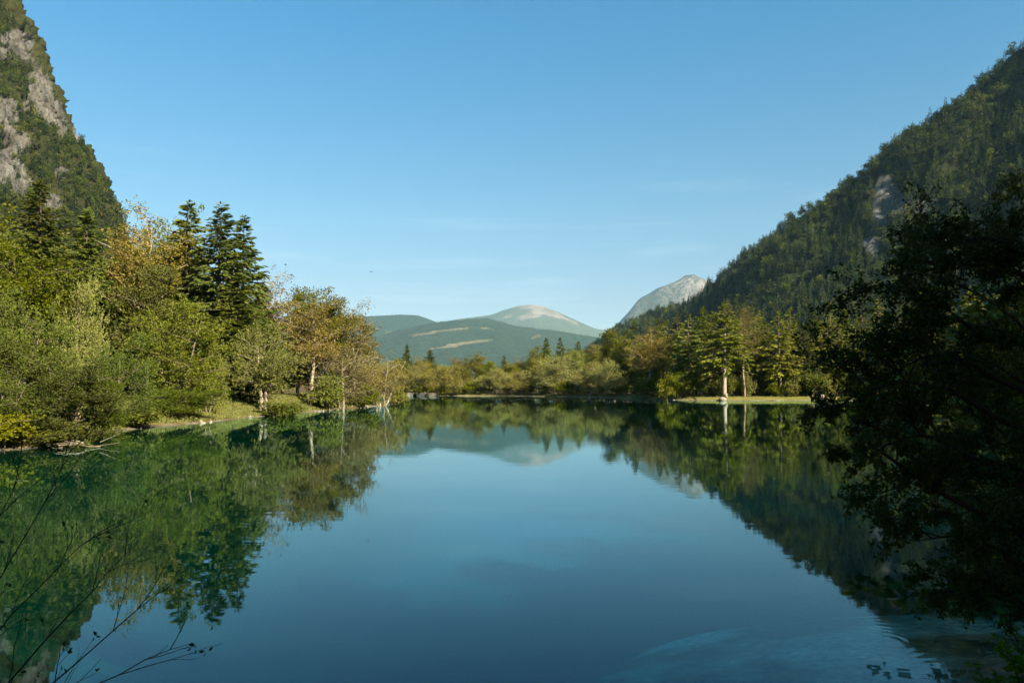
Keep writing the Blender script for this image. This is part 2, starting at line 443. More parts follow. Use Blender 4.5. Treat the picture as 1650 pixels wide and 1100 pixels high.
b = MB(); boxes(b, (-90, -4, -7.0), (105, 236, 0.0))
water = link('lake_water', b.mesh('lake_water', [M['water']]), kind='structure')

def gz1(x, y): return float(ground_z(np.array([x]), np.array([y]))[0])

# ------------------------------------------------------------------ mountains
def ridge_height(x, y, ridge, k, p=1.0):
    """height falling away from a ridge polyline of (x, y, z): k = horizontal run per metre of height"""
    best = np.full(x.shape, -1e9)
    for a, c in zip(ridge[:-1], ridge[1:]):
        a = np.array(a, float); c = np.array(c, float)
        e = (c - a)[:2]
        s = np.clip(((x - a[0]) * e[0] + (y - a[1]) * e[1]) / (e @ e), 0, 1)
        zr = a[2] + (c[2] - a[2]) * s
        d = np.hypot(x - a[0] - s * e[0], y - a[1] - s * e[1])
        kk = np.where(zr > 430, 0.80, k) if k == 1.10 else k
        q = np.clip(d / (zr * kk), 0, 1.6)
        best = np.maximum(best, zr * (1 - q ** p))
    return best

def ridge_from_px(pts, drop=0.0):
    out = []
    for px, py, D in pts:
        q = at(px, py, D); out.append((q[0], q[1], q[2] - drop))
    return out

# right mountain
RR = ridge_from_px([(1640, 62, 900), (1560, 140, 930), (1490, 195, 960), (1440, 240, 990), (1380, 280, 1030), (1300, 325, 1080), (1240, 375, 1140),
                    (1200, 430, 1200), (1165, 465, 1270), (1100, 487, 1400), (1055, 492, 1500), (1005, 517, 1650), (960, 545, 1800), (930, 575, 1950)], 11)
RIGHT_RIDGE = [(980, -420, 420), (1040, 0, 620), (1010, 330, 790), (900, 600, 690), (720, 790, 500)] + RR  # leading points lie out of view, their heights set to shade the upper slope
mx_, my_ = np.arange(-260, 1500, 8.0), np.arange(-700, 2300, 8.0)
MX, MY = np.meshgrid(mx_, my_)
def right_z(x, y):
    z = ridge_height(x, y, RIGHT_RIDGE, 1.10, 0.95)
    face = np.clip(z / 120, 0, 1)
    z = z + face * (32 * fbm(x * 0.009, y * 0.009, 31, 5) + 20 * fbm(x * 0.02, y * 0.02, 35, 4, True)) * np.clip((RZ_top(x, y) - z) / 60, 0.06, 1)
    return z
def RZ_top(x, y):
    best = np.full(x.shape, 1e9); top = np.zeros(x.shape)
    for a in RIGHT_RIDGE:
        d = np.hypot(x - a[0], y - a[1]); top = np.where(d < best, a[2], top); best = np.minimum(best, d)
    return top
MZ = np.maximum(right_z(MX, MY), -6.0)
pxm, pym, fm = project(np.stack([MX, MY, MZ], -1))
def blob(px, py, cx, cy, rx, ry): return np.exp(-(((px - cx) / rx) ** 2 + ((py - cy) / ry) ** 2))
def right_rock(px, py):
    r = blob(px, py, 1418, 338, 13, 34) + blob(px, py, 1442, 328, 12, 22) + blob(px, py, 1402, 396, 16, 16) + 0.62 * blob(px, py, 1485, 335, 36, 24)
    return r + 0.9 * blob(px, py, 1425, 295, 14, 14) + 0.8 * blob(px, py, 1612, 372, 18, 12)
rockm = np.where(fm > 0, right_rock(pxm, pym), 0)
right_m = link('right_mountain', grid_mesh('right_mountain', np.stack([MX, MY, MZ], -1), [M['slope']], {'veg': np.clip(1.15 - rockm * 1.5, 0, 1.15)}), kind='structure')

# left mountain: a steep buttress lofted from a foot line to a crest line
FOOT = np.array([(-900, 120, -5), (-620, 300, -5), (-430, 400, -5), (-300, 500, -5), (-225, 610, -5), (-210, 720, -5), (-270, 860, -5), (-420, 1000, -5)], float)
CREST = np.array([(-900, 520, 700), (-720, 560, 640), (-590, 590, 560), (-560, 610, 480), (-510, 640, 400), (-488, 670, 375), (-480, 720, 380), (-540, 800, 400)], float)
def poly_at(P, u):
    n = len(P) - 1; k = np.clip(u * n, 0, n - 1e-6); i = k.astype(int); f = (k - i)[..., None]
    # smooth (Catmull-Rom)
    g = lambda j: P[np.clip(j, 0, n)]
    p0, p1, p2, p3 = g(i - 1), g(i), g(i + 1), g(i + 2)
    return 0.5 * ((2 * p1) + (-p0 + p2) * f + (2 * p0 - 5 * p1 + 4 * p2 - p3) * f ** 2 + (-p0 + 3 * p1 - 3 * p2 + p3) * f ** 3)
NU, NV = 560, 270
U, V = np.meshgrid(np.linspace(0, 1, NU), np.linspace(0, 1, NV))
F_, C_ = poly_at(FOOT, U), poly_at(CREST, U)
prof = np.where(V < 0.35, V / 0.35 * 0.52, 0.52 + (V - 0.35) / 0.65 * 0.48)     # scree foot, then the steep wall
LP = np.empty((NV, NU, 3))
LP[..., 0] = F_[..., 0] + (C_[..., 0] - F_[..., 0]) * prof
LP[..., 1] = F_[..., 1] + (C_[..., 1] - F_[..., 1]) * prof
LP[..., 2] = F_[..., 2] + (C_[..., 2] - F_[..., 2]) * (V * 0.8 + V ** 2 * 0.2)
tu = np.gradient(LP, axis=1); tv = np.gradient(LP, axis=0)
NRM = np.cross(tu, tv); NRM /= np.linalg.norm(NRM, axis=2)[..., None]
s_, z_ = U * 1500, LP[..., 2]
rel = 16 * fbm(s_ * 0.012 + z_ * 0.006, z_ * 0.010, 51, 5) + 15 * fbm(s_ * 0.03 + z_ * 0.02, z_ * 0.022, 57, 5, True)
rel = rel + 11 * fbm(s_ * 0.09 + z_ * 0.05, z_ * 0.05, 66, 4, True) + 5 * np.floor(3 * vnoise(s_ * 0.05 + z_ * 0.03, z_ * 0.06, 61)) - 5
_px, _py, _f = project(LP)
for cx_, cy_, rx_, ry_ in ((8, 232, 16, 20), (58, 252, 13, 16), (110, 297, 9, 13), (4, 268, 8, 10), (112, 190, 8, 14), (95, 120, 7, 18), (35, 130, 9, 14)):
    rel = rel - 15 * sstep(0.35, 0.65, blob(_px, _py, cx_, cy_, rx_, ry_) * (_f > 0))
LP = LP + NRM * (rel * sstep(0, 0.2, V))[..., None]
LP[..., 2] = np.maximum(LP[..., 2], -7.0)
pxl, pyl, fl = project(LP)
def left_rock(px, py):
    r = blob(px, py, 25, 75, 30, 28) + blob(px, py, 62, 150, 22, 40) + blob(px, py, 85, 185, 16, 24) + blob(px, py, 8, 185, 22, 32)
    r = r + blob(px, py, 30, 228, 22, 16) + blob(px, py, 125, 218, 10, 20) + 1.2 * blob(px, py, 10, 275, 30, 32) + blob(px, py, 98, 278, 12, 10)
    r = r + 0.9 * blob(px, py, 85, 335, 20, 25) + 0.7 * blob(px, py, 40, 300, 25, 15) + 0.8 * blob(px, py, 100, 215, 8, 20)
    return r
lrock = np.where(fl > 0, left_rock(pxl, pyl), 0)
left_m = link('left_mountain', grid_mesh('left_mountain', LP, [M['cliff']], {'veg': np.clip(1.05 - lrock * 1.3, 0, 1)}), kind='structure')

# far hills and peaks: heightfields along ridges whose outlines come from the photograph
def far_hill(name, mat, px_ridge, D, depth, k, p, noise_amp, noise_sc, seed, step, meadow, xr, crest=0.08):
    ridge = ridge_from_px([(a, c, D + e) for a, c, e in px_ridge])
    x0, x1 = at(xr[0], 620, D)[0], at(xr[1], 620, D)[0]
    X, Y = np.meshgrid(np.arange(x0, x1, step), np.arange(D - depth, D + depth * 0.6, step))
    Z = ridge_height(X, Y, ridge, k, p)
    top = ridge_height(X, Y * 0 + D, ridge, k, p)
    Z = Z + np.clip((top - Z) / (noise_amp * 3), crest, 1) * noise_amp * (fbm(X * noise_sc, Y * noise_sc, seed, 5) + 0.5 * fbm(X * noise_sc * 2.1, Y * noise_sc * 2.1, seed + 5, 4, True))
    Z = np.maximum(Z, -4)
    P = np.stack([X, Y, Z], -1)
    px, py, f = project(P)
    md = meadow(px, py, X, Y, Z)
    o = link(name, grid_mesh(name, P, [mat], {'meadow': np.clip(md, 0, 1)}), kind='structure')
    return P, md

def streak(px, py, x0, y0, x1, y1, w):
    e = np.array([x1 - x0, y1 - y0], float); s = np.clip(((px - x0) * e[0] + (py - y0) * e[1]) / (e @ e), 0, 1)
    return np.exp(-(np.hypot(px - x0 - s * e[0], (py - y0 - s * e[1])) / w) ** 2)
def md_main(px, py, X, Y, Z):
    return 0.72 * (streak(px, py, 665, 540, 700, 536, 2.30) + streak(px, py, 700, 534, 755, 528, 2.02) + streak(px, py, 773, 528, 795, 531, 1.58) +
            1.2 * streak(px, py, 720, 556, 790, 548, 2.59) + streak(px, py, 672, 522, 684, 521, 2.16) + streak(px, py, 858, 545, 868, 540, 2.30) + streak(px, py, 690, 562, 735, 557, 2.16))
P_main, m_main = far_hill('wooded_hill', M['hill'], [(560, 560, 300), (640, 532, 200), (700, 519, 0), (740, 515, -80), (785, 512, 0), (830, 524, 60), (880, 531, 0), (920, 537, 0), (965, 545, 0), (1030, 562, 0)],
                          7000, 3000, 3.4, 0.9, 84, 0.0010, 71, 30.0, md_main, (470, 1130))
P_lefth, m_lefth = far_hill('left_hill', M['hill'], [(440, 512, 0), (560, 512, 0), (605, 509, 0), (645, 507, 0), (672, 508, 0), (690, 514, 0), (730, 530, 0), (800, 560, 0)],
                            9000, 2600, 3.0, 0.9, 80, 0.0009, 81, 50.0, lambda px, py, X, Y, Z: 0.8 * streak(px, py, 625, 536, 650, 540, 2.5), (380, 860))
def md_bald(px, py, X, Y, Z):
    return (1.1 * blob(px, py, 862, 490, 40, 10) + 1.5 * streak(px, py, 840, 512, 866, 506, 4) + streak(px, py, 812, 512, 826, 507, 2.5) +
            streak(px, py, 866, 500, 900, 508, 5) + 0.9 * streak(px, py, 895, 506, 930, 522, 2.5))
P_bald, m_bald = far_hill('bald_mountain', M['bald'], [(600, 535, 0), (700, 520, 0), (740, 512, 0), (790, 506, 0), (815, 497, 0), (835, 491, 0), (855, 489, 0), (872, 491, 0), (890, 498, 0), (910, 509, 0), (940, 524, 0), (990, 533, 0), (1100, 545, 0)],
                          13000, 3300, 2.3, 0.95, 100, 0.0007, 91, 64.0, md_bald, (500, 1250))
P_peak, m_peak = far_hill('rocky_peak', M['peak'], [(985, 560, 0), (1008, 512, 0), (1030, 481, 0), (1060, 463, 0), (1088, 453, 0), (1105, 444, 0), (1118, 443, 0), (1132, 451, 0), (1160, 456, 0), (1185, 470, 0), (1240, 480, 0), (1330, 470, 0)],
                          8500, 2400, 0.85, 0.95, 95, 0.0020, 101, 28.0,
                          lambda px, py, X, Y, Z: 1.0 * blob(px, py, 1150, 462, 22, 10) + 0.8 * streak(px, py, 1090, 485, 1165, 470, 5) + 0.5 * blob(px, py, 1110, 462, 70, 30), (900, 1420), 0.3)

# ------------------------------------------------------------------ tree shapes
def unit(v): return v / (np.linalg.norm(v, axis=-1, keepdims=True) + 1e-9)

def bez(a, m, c, n=5):
    s = np.linspace(0, 1, n)[:, None]
    return (1 - s) ** 2 * a + 2 * s * (1 - s) * m + s ** 2 * c

def decid(seed, H=16.0, Rw=5.0, base=0.25, stems=1, limbs=26, subs=5, per=34, leaf=0.30, width=0.30, clump=0.75, shoots=0,
          trunk_r=0.22, shell=0.55, lean=0.15, rise=0.5, inner=0.25, lobes=0.28, leaf_mat_i=0):
    """a broadleaf tree: stems, limbs and twigs to points in an uneven crown, leaves clustered at the twigs"""
    global rng
    keep = rng; rng = np.random.default_rng(seed)
    wood, crown = MB(), MB()
    cz, rz = H * (1 + base) / 2, H * (1 - base) / 2
    ph = rng.uniform(0, 6.28, 6)
    tips = []
    stem_lines = []
    for s in range(stems):
        a = rng.uniform(0, 6.28)
        off = np.array([math.cos(a), math.sin(a), 0]) * (0 if stems == 1 else trunk_r * 1.6)
        top = np.array([math.cos(a), math.sin(a), 0]) * Rw * lean * (1 if stems == 1 else rng.uniform(1.5, 3)) + np.array([0, 0, H * rng.uniform(0.8, 0.92)])
        mid = (off + top) / 2 + np.array([rng.normal() * 0.3, rng.normal() * 0.3, 0])
        ln = bez(off + np.array([0, 0, -0.4]), mid, top, 9)
        ln[1:-1] += rng.normal(size=(7, 3)) * 0.02 * H * np.array([1, 1, 0.2]) * 0.35
        rad = trunk_r * (1 - np.linspace(0, 1, 9)) ** 0.8 + 0.015
        rad = rad / (1 if stems == 1 else stems ** 0.45)
        wood.tube(ln, rad, 7); stem_lines.append((ln, rad))
    for i in range(limbs):
        ln, rad = stem_lines[i % stems]
        az = i * 2.39996 + rng.uniform(-.4, .4)
        el = math.asin(rng.uniform(-0.85, 1.0))
        rr = rng.uniform(shell, 1.0) if rng.random() > inner else rng.uniform(0.2, shell)
        bump_ = 1 + lobes * (math.sin(2 * az + ph[0] + 2 * el) * 0.6 + math.sin(3 * az + ph[1]) * math.cos(2 * el + ph[2]) * 0.6)
        tgt = np.array([math.cos(az) * math.cos(el) * Rw, math.sin(az) * math.cos(el) * Rw, math.sin(el) * rz]) * rr * bump_ + np.array([0, 0, cz])
        tgt[2] = max(tgt[2], H * base * 0.6)
        tz = np.clip((tgt[2] - rise * np.linalg.norm(tgt[:2])) / H, base * 0.7, 0.85)
        k = np.argmin(np.abs(ln[:, 2] - tz * H))
        a0 = ln[k]; r0 = min(rad[k] * 0.6, 0.10)
        mid = (a0 + tgt) / 2 + np.array([0, 0, 0.10 * np.linalg.norm(tgt - a0)])
        L = bez(a0, mid, tgt, 6)
        wood.tube(L, np.linspace(r0, 0.02, 6), 4)
        tips.append(tgt)
        for j in range(subs):
            s0 = rng.uniform(0.35, 0.95); q = L[int(s0 * 5)]
            d = unit(rng.normal(size=3) * np.array([1, 1, 0.7]) + unit(tgt - a0) * 0.6 + np.array([0, 0, 0.15]))
            e = q + d * rng.uniform(0.5, 1.25) * Rw * 0.34
            if (np.hypot(e[0], e[1]) / Rw) ** 2 + ((e[2] - cz) / rz) ** 2 > 1.35 or e[2] < 0.2: e = q + (e - q) * 0.5
            wood.tube(np.array([q, (q + e) / 2 + rng.normal(size=3) * 0.08, e]), (0.022, 0.014, 0.007), 3)
            tips.append(e); 
            if rng.random() < 0.6: tips.append((q + e) / 2)
    tips = np.array(tips); tips = tips[rng.random(len(tips)) > 0.12]
    ctr = np.array([0, 0, cz])
    if shoots:
        n = len(tips) * shoots
        c0 = np.repeat(tips, shoots, 0) + rng.normal(size=(n, 3)) * clump * 0.35
        d0 = unit(unit(c0 - ctr) * 0.9 + rng.normal(size=(n, 3)) * 0.6 + np.array([0, 0, 0.55]))
        ln_ = rng.uniform(0.5, 1.3, n) * clump
        m = max(2, per // shoots)
        tt = rng.uniform(0, 1, (n, m, 1))
        C = (c0[:, None] + d0[:, None] * ln_[:, None, None] * tt + rng.normal(size=(n, m, 3)) * 0.06).reshape(-1, 3)
        Dd = (np.repeat(d0[:, None], m, 1) + rng.normal(size=(n, m, 3)) * 0.75).reshape(-1, 3)
    else:
        n = len(tips)
        sc = rng.uniform(0.6, 1.3, (n, 1, 1)) * clump
        off = rng.normal(size=(n, per, 3)); off = off / np.linalg.norm(off, axis=2, keepdims=True) * rng.uniform(0.2, 1, (n, per, 1)) ** 0.6
        C = (tips[:, None] + off * sc * np.array([1, 1, 0.62])).reshape(-1, 3)
        Dd = (off + rng.normal(size=(n, per, 3)) * 0.8 + np.array([0, 0, -0.1])).reshape(-1, 3)
    ok = C[:, 2] > 0.05
    C, Dd = C[ok], Dd[ok]
    crown.leaves(C, Dd, leaf * rng.uniform(0.6, 1.25, len(C)), width)
    rng = keep
    return wood, crown

def spruce(seed, H=22.0, Rw=3.6, base=0.12, whorls=44, nb=9, sprays=25, spray=0.76, droop=0.32, gap=0.0, trunk_r=0.26, power=0.8):
    global rng
    keep = rng; rng = np.random.default_rng(seed)
    wood, crown = MB(), MB()
    hs = np.linspace(0, 1, 10)
    ln = np.stack([0.05 * np.sin(hs * 5 + seed), 0.05 * np.cos(hs * 4), -0.4 + hs * (H * 0.985 + 0.4)], 1)
    wood.tube(ln, trunk_r * (1 - hs) ** 0.85 + 0.012, 7)
    Cc, Dd, Ll = [], [], []
    side_len = 1 + 0.18 * np.sin(np.arange(12) * 1.7 + seed)
    for w in range(whorls):
        s = w / (whorls - 1)
        zz = H * (base + (0.975 - base) * s)
        Lm = Rw * (1 - s) ** power * (1.0 if s > 0.10 else 0.75) + 0.22
        for k in range(nb if s < 0.85 else 7):
            if rng.random() < gap: continue
            az = rng.uniform(0, 6.28)
            Lb = Lm * rng.uniform(0.62, 1.12) * side_len[int(az / 6.2832 * 12) % 12]
            z0 = zz + rng.uniform(-0.95, 0.95) * (H / whorls)
            d = np.array([math.cos(az), math.sin(az), 0])
            up = 0.55 * s - 0.12 + rng.normal() * 0.11
            ts = np.linspace(0, 1, 5)[:, None]
            B = np.array([0, 0, z0]) + d * Lb * ts + np.array([0, 0, 1.0]) * (up * ts - droop * (ts ** 1.6) * (1 - 0.6 * s) + 0.16 * ts ** 4) * Lb
            if Lb > 0.8: wood.tube(B, np.linspace(0.035, 0.008, 5), 3)
            m = max(3, int(sprays * (0.45 + 0.55 * Lb / Rw)))
            tt = rng.uniform(0.12, 1.0, m)
            pts = np.stack([np.interp(tt, ts[:, 0], B[:, i]) for i in range(3)], 1)
            sd = np.array([-d[1], d[0], 0])
            sg = rng.choice([-1, 1], m)[:, None]
            dr = d * rng.uniform(0.45, 1.0, (m, 1)) + sd * sg * rng.uniform(0.15, 0.95, (m, 1)) + np.array([0, 0, -1.0]) * rng.uniform(0.15, 1.5, (m, 1)) * (1.25 - s)
            Cc.append(pts); Dd.append(dr); Ll.append(spray * rng.uniform(0.6, 1.2, m) * (0.5 + 0.5 * (1 - s)))
    Cc, Dd, Ll = np.concatenate(Cc), np.concatenate(Dd), np.concatenate(Ll)
    crown.leaves(Cc, Dd, Ll, 0.21, 0, 0.12)
    # leader
    z = H * rng.uniform(0.93, 1.0, 26)
    a = rng.uniform(0, 6.28, 26)
    crown.leaves(np.stack([0 * z, 0 * z, z], 1), np.stack([np.cos(a), np.sin(a), 0.9 + 0 * a], 1), 0.42, 0.16)
    rng = keep
    return wood, crown

LIB = {}      # kind -> list of (trunk mesh, crown mesh, height, width)
def lib(kind, wood_mat, leaf_mat_, shapes, H, W):
    LIB[kind] = []
    for i, (w, c) in enumerate(shapes):
        cv = np.concatenate(c.v)
        wid = 2 * np.percentile(np.hypot(cv[:, 0], cv[:, 1]), 95)
        top = max(cv[:, 2].max(), 0.1)
        LIB[kind].append((w.mesh(kind + '_trunk', [M[wood_mat]], True), c.mesh(kind + '_crown', [M[leaf_mat_]]), float(top), float(wid)))

lib('spruce', 'bark_dark', 'spruce', [spruce(1), spruce(2, nb=10, droop=0.42, Rw=3.9), spruce(3, whorls=38, gap=0.15, Rw=3.2), spruce(4, base=0.05, Rw=4.0, nb=10)], 22, 7)
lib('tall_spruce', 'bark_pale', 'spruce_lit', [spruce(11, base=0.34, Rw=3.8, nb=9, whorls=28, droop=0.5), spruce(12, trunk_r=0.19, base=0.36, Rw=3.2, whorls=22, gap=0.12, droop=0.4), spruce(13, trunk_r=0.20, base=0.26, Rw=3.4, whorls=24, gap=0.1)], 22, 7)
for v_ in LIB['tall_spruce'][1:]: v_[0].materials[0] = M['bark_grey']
lib('willow', 'bark_grey', 'willow', [decid(21 + i, 11, 5.0, 0.02, 3, 34, 4, 90, 0.24, 0.27, 1.05, 8, 0.2, 0.62, 0.2, 0.4, 0.22, 0.5) for i in range(3)], 11, 9)
lib('shore_willow', 'bark_grey', 'willow_dark', [decid(31 + i, 9, 4.6, 0.0, 4, 34, 4, 115, 0.20, 0.28, 0.95, 9, 0.18, 0.62, 0.2, 0.3, 0.22, 0.5) for i in range(3)], 9, 9)
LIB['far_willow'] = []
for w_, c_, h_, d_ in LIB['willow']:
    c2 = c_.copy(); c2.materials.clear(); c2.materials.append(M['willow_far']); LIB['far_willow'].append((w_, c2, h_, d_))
lib('stem_willow', 'bark_pale', 'willow', [decid(36, 12, 4.2, 0.16, 2, 46, 6, 45, 0.24, 0.26, 0.9, 5, 0.34, 0.6, 0.1, 0.4, 0.3, 0.24)], 11, 9)
lib('broadleaf', 'bark_grey', 'broad', [decid(41 + i, 17, 5.2, 0.2, 1, 40, 6, 38, 0.30, 0.32, 0.95, 0, 0.25, 0.55, 0.15, 0.5, 0.25, 0.35) for i in range(3)], 17, 10)
lib('golden', 'bark_pale', 'gold', [decid(51 + i, 16, 4.8, 0.24, 1, 36, 5, 26, 0.30, 0.33, 0.9, 0, 0.22, 0.55, 0.15, 0.5, 0.25, 0.35) for i in range(2)], 16, 9)
lib('maple', 'bark_pale', 'orange', [decid(61, 20, 5.0, 0.30, 1, 44, 6, 28, 0.24, 0.34, 1.0, 0, 0.26, 0.5, 0.25, 0.8, 0.25, 0.35),
                                     decid(62, 18, 4.6, 0.16, 1, 42, 6, 26, 0.24, 0.34, 0.95, 0, 0.24, 0.5, 0.1, 0.6, 0.25, 0.35)], 19, 9)
lib('bare', 'bark_pale', 'tan', [decid(71, 17, 3.8, 0.25, 1, 44, 6, 7, 0.26, 0.32, 0.8, 0, 0.20, 0.45, 0.2, 0.9, 0.35, 0.3), decid(72, 16, 3.6, 0.2, 2, 44, 6, 8, 0.24, 0.32, 0.8, 0, 0.22, 0.45, 0.2, 0.9, 0.35, 0.3)], 17, 7)
lib('alder', 'bark_pale', 'tan', [decid(81, 10, 4.4, 0.06, 4, 50, 6, 28, 0.21, 0.25, 0.9, 4, 0.30, 0.5, 0.35, 0.6, 0.35, 0.22), decid(82, 10, 4.6, 0.05, 5, 52, 6, 28, 0.21, 0.25, 0.9, 4, 0.26, 0.5, 0.35, 0.6, 0.35, 0.22)], 10, 9)
lib('pine', 'bark_red', 'tan', [decid(91, 24, 4.0, 0.34, 2, 40, 6, 15, 0.30, 0.20, 0.8, 3, 0.28, 0.45, 0.1, 0.25, 0.3, 0.3)], 24, 8)
lib('shrub', 'bark_grey', 'broad', [decid(95 + i, 3.0, 1.9, 0.0, 4, 26, 4, 22, 0.20, 0.32, 0.5, 0, 0.05, 0.5, 0.2, 0.3, 0.3, 0.25) for i in range(3)], 3, 3.8)
lib('wood_edge', 'bark_dark', 'broad', [decid(111 + i, 15, 4.6, 0.1, 1, 30, 5, 24, 0.42, 0.34, 1.0, 0, 0.2, 0.5, 0.15, 0.4, 0.25, 0.35) for i in range(2)], 15, 9)

NAMES = {'far_willow': ('willow_tree', 'willow'), 'spruce': ('spruce_tree', 'spruce'), 'tall_spruce': ('spruce_tree', 'spruce'), 'willow': ('willow_tree', 'willow'), 'shore_willow': ('willow_tree', 'willow'),
         'stem_willow': ('willow_tree', 'willow'), 'broadleaf': ('broadleaf_tree', 'tree'), 'golden': ('broadleaf_tree', 'tree'), 'maple': ('maple_tree', 'tree'),
         'bare': ('sparse_tree', 'tree'), 'alder': ('alder_tree', 'tree'), 'pine': ('pine_tree', 'pine'), 'shrub': ('shrub', 'shrub'), 'wood_edge': ('broadleaf_tree', 'tree')}
PLACED = []
ORD = 'first second third fourth fifth sixth seventh eighth ninth tenth eleventh twelfth thirteenth fourteenth fifteenth sixteenth seventeenth eighteenth nineteenth twentieth'.split() + ['twenty-' + k for k in 'first second third fourth fifth sixth'.split()]
def plant(kind, px, top, D, wpx, label, group=None, var=None, rot=None, x=None, H=None):
    X = at(px, 620, D)[0] if x is None else x
    gz = gz1(X, D)
    if H is None: H = at(px, top, D)[2] - gz
    W = wpx * D / FPX
    i = (len(PLACED) if var is None else var) % len(LIB[kind])
    wm, cm, th, tw = LIB[kind][i]
    name, cat = NAMES[kind]
    e = bpy.data.objects.new(name, None); COL.objects.link(e)
    e.empty_display_size = 0.3
    e.location = (X, D, gz)
    e.rotation_euler = (0, 0, random.uniform(0, 6.28) if rot is None else rot)
    s = W / tw
    e.scale = (s, s, H / th)
    e['label'] = label; e['category'] = cat
    if group: e['group'] = group
    link('trunk', wm, e); link('crown', cm, e)
    PLACED.append((X, D, W / 2))
    return e

# ------------------------------------------------------------------ trees of the left bank
plant('shore_willow', 20, 455, 46, 190, 'big olive willow filling the left edge above the water', 'willows on the left bank', 0)
plant('shore_willow', 105, 545, 40.5, 170, 'silvery willow in front of the big willow near the dry branches', 'willows on the left bank', 1)
plant('shore_willow', -20, 595, 38.0, 170, 'low green willow bush at the left edge just over the water', 'willows on the left bank', 2)
plant('shore_willow', 160, 600, 44, 105, 'low willow with pale leaf tips leaning out over the dry branches', 'willows on the left bank', 0)
plant('shore_willow', 192, 530, 54, 120, 'dull green willow beside the dark gap in the left bank', 'willows on the left bank', 1)
plant('willow', 285, 468, 66, 175, 'large rounded grey-green willow left of the grassy bank', 'willows on the left bank', 1)
plant('shore_willow', 290, 618, 63.5, 130, 'low willow bush hanging over the water left of the grass', 'willows on the left bank', 2)
plant('willow', 335, 540, 69, 70, 'small yellowish willow at the left end of the grassy bank', 'willows on the left bank', 2)
plant('stem_willow', 430, 505, 79, 118, 'willow with pale twin trunk standing in the grass at the water', 'willows on the left bank', 0, 0.4)
plant('broadleaf', 35, 385, 62, 180, 'brown-green broadleaf tree rising behind the big willow at left edge', None, 0)
plant('spruce', 55, 285, 78, 150, 'dark spruce below the cliff at the left edge', 'spruces on the left bank', 1)
plant('spruce', 132, 335, 84, 135, 'dark spruce left of the big golden maple', 'spruces on the left bank', 3)
plant('willow', 125, 425, 64, 100, 'feathery blue-green willow in front of the spruce by the maple', 'willows on the left bank', 0)
plant('maple', 213, 315, 88, 165, 'big golden-brown maple with bright forked trunk below the cliff', None, 0, 0.6)
plant('broadleaf', 258, 326, 100, 110, 'grey-green broadleaf tree between the big maple and the spruces', None, 1)
plant('spruce', 297, 322, 92, 125, 'leftmost of the three tall spruces against the sky', 'spruces on the left bank', 2)
plant('spruce', 350, 325, 88, 150, 'tallest dark spruce, middle of the three against the sky', 'spruces on the left bank', 1)
plant('spruce', 388, 345, 94, 120, 'rightmost of the three tall spruces on the left bank', 'spruces on the left bank', 0)
plant('spruce', 380, 440, 84, 125, 'shorter sunlit spruce in front of the three tall ones', 'spruces on the left bank', 3)
plant('bare', 443, 423, 102, 95, 'thin brown half-bare tree right of the tall spruces', None, 0)
plant('broadleaf', 500, 458, 114, 85, 'dark green broadleaf tree behind the orange maple', None, 2)
plant('maple', 500, 480, 95, 100, 'orange maple with tall straight pale trunk above the grass', None, 1, 2.0)
plant('golden', 532, 462, 108, 90, 'yellow-green broadleaf tree right of the orange maple', None, 0)
plant('bare', 578, 478, 112, 70, 'half-bare pale tree at the right end of the left wood', None, 1)
plant('golden', 592, 508, 116, 48, 'small orange-gold tree at the right tip of the left wood', None, 1)
plant('alder', 553, 550, 97, 105, 'tan alder leaning over the water right of the grass bank', 'alders at the left point', 0)
plant('alder', 615, 550, 113, 105, 'tan alder with splayed pale trunks at the tip of the point', 'alders at the left point', 1)
plant('shrub', 533, 598, 93.5, 62, 'round green shrub between the grass bank and the alders', None, 0)
plant('shrub', 457, 645, 77.2, 72, 'wide low shrub at the waterline right of the twin-trunk willow', None, 1)
plant('shrub', 588, 618, 105, 60, 'dark shrub under the alders at the water', None, 0)
plant('shrub', 225, 655, 55, 75, 'dark shrub low over the water at the gap in the willows', None, 1)
plant('shrub', 15, 660, 37.2, 120, 'low leafy bush at the left edge of the waterline', None, 0)
plant('shrub', 95, 672, 39.2, 110, 'low leafy bush over the dry branches', None, 2)
plant('shrub', 640, 618, 124, 40, 'small tan shrub at the tip of the left point', None, 2)
for px, top, D, w, k in [(-60, 330, 90, 160, 'broadleaf'), (0, 350, 100, 130, 'broadleaf'), (95, 385, 95, 110, 'broadleaf'), (170, 400, 100, 120, 'broadleaf'), (235, 420, 82, 120, 'broadleaf'),
                         (275, 400, 108, 120, 'broadleaf'), (335, 470, 104, 110, 'wood_edge'), (400, 480, 112, 90, 'wood_edge'), (455, 500, 118, 90, 'wood_edge'),
                         (545, 500, 124, 80, 'wood_edge'), (-40, 470, 60, 150, 'broadleaf'), (480, 545, 122, 90, 'wood_edge'), (430, 555, 116, 90, 'wood_edge'), (570, 560, 120, 60, 'wood_edge')]:
    plant(k, px, top, D, w, 'green broadleaf tree crowded in the wood behind the left bank', 'trees deep in the left wood')
for px, top, D, w in [(190, 370, 118, 80), (320, 400, 115, 90), (420, 450, 122, 70), (230, 380, 125, 80), (480, 480, 128, 60)]:
    plant('spruce', px, top, D, w, 'spruce half hidden in the wood behind the left bank', 'spruces deep in the left wood')

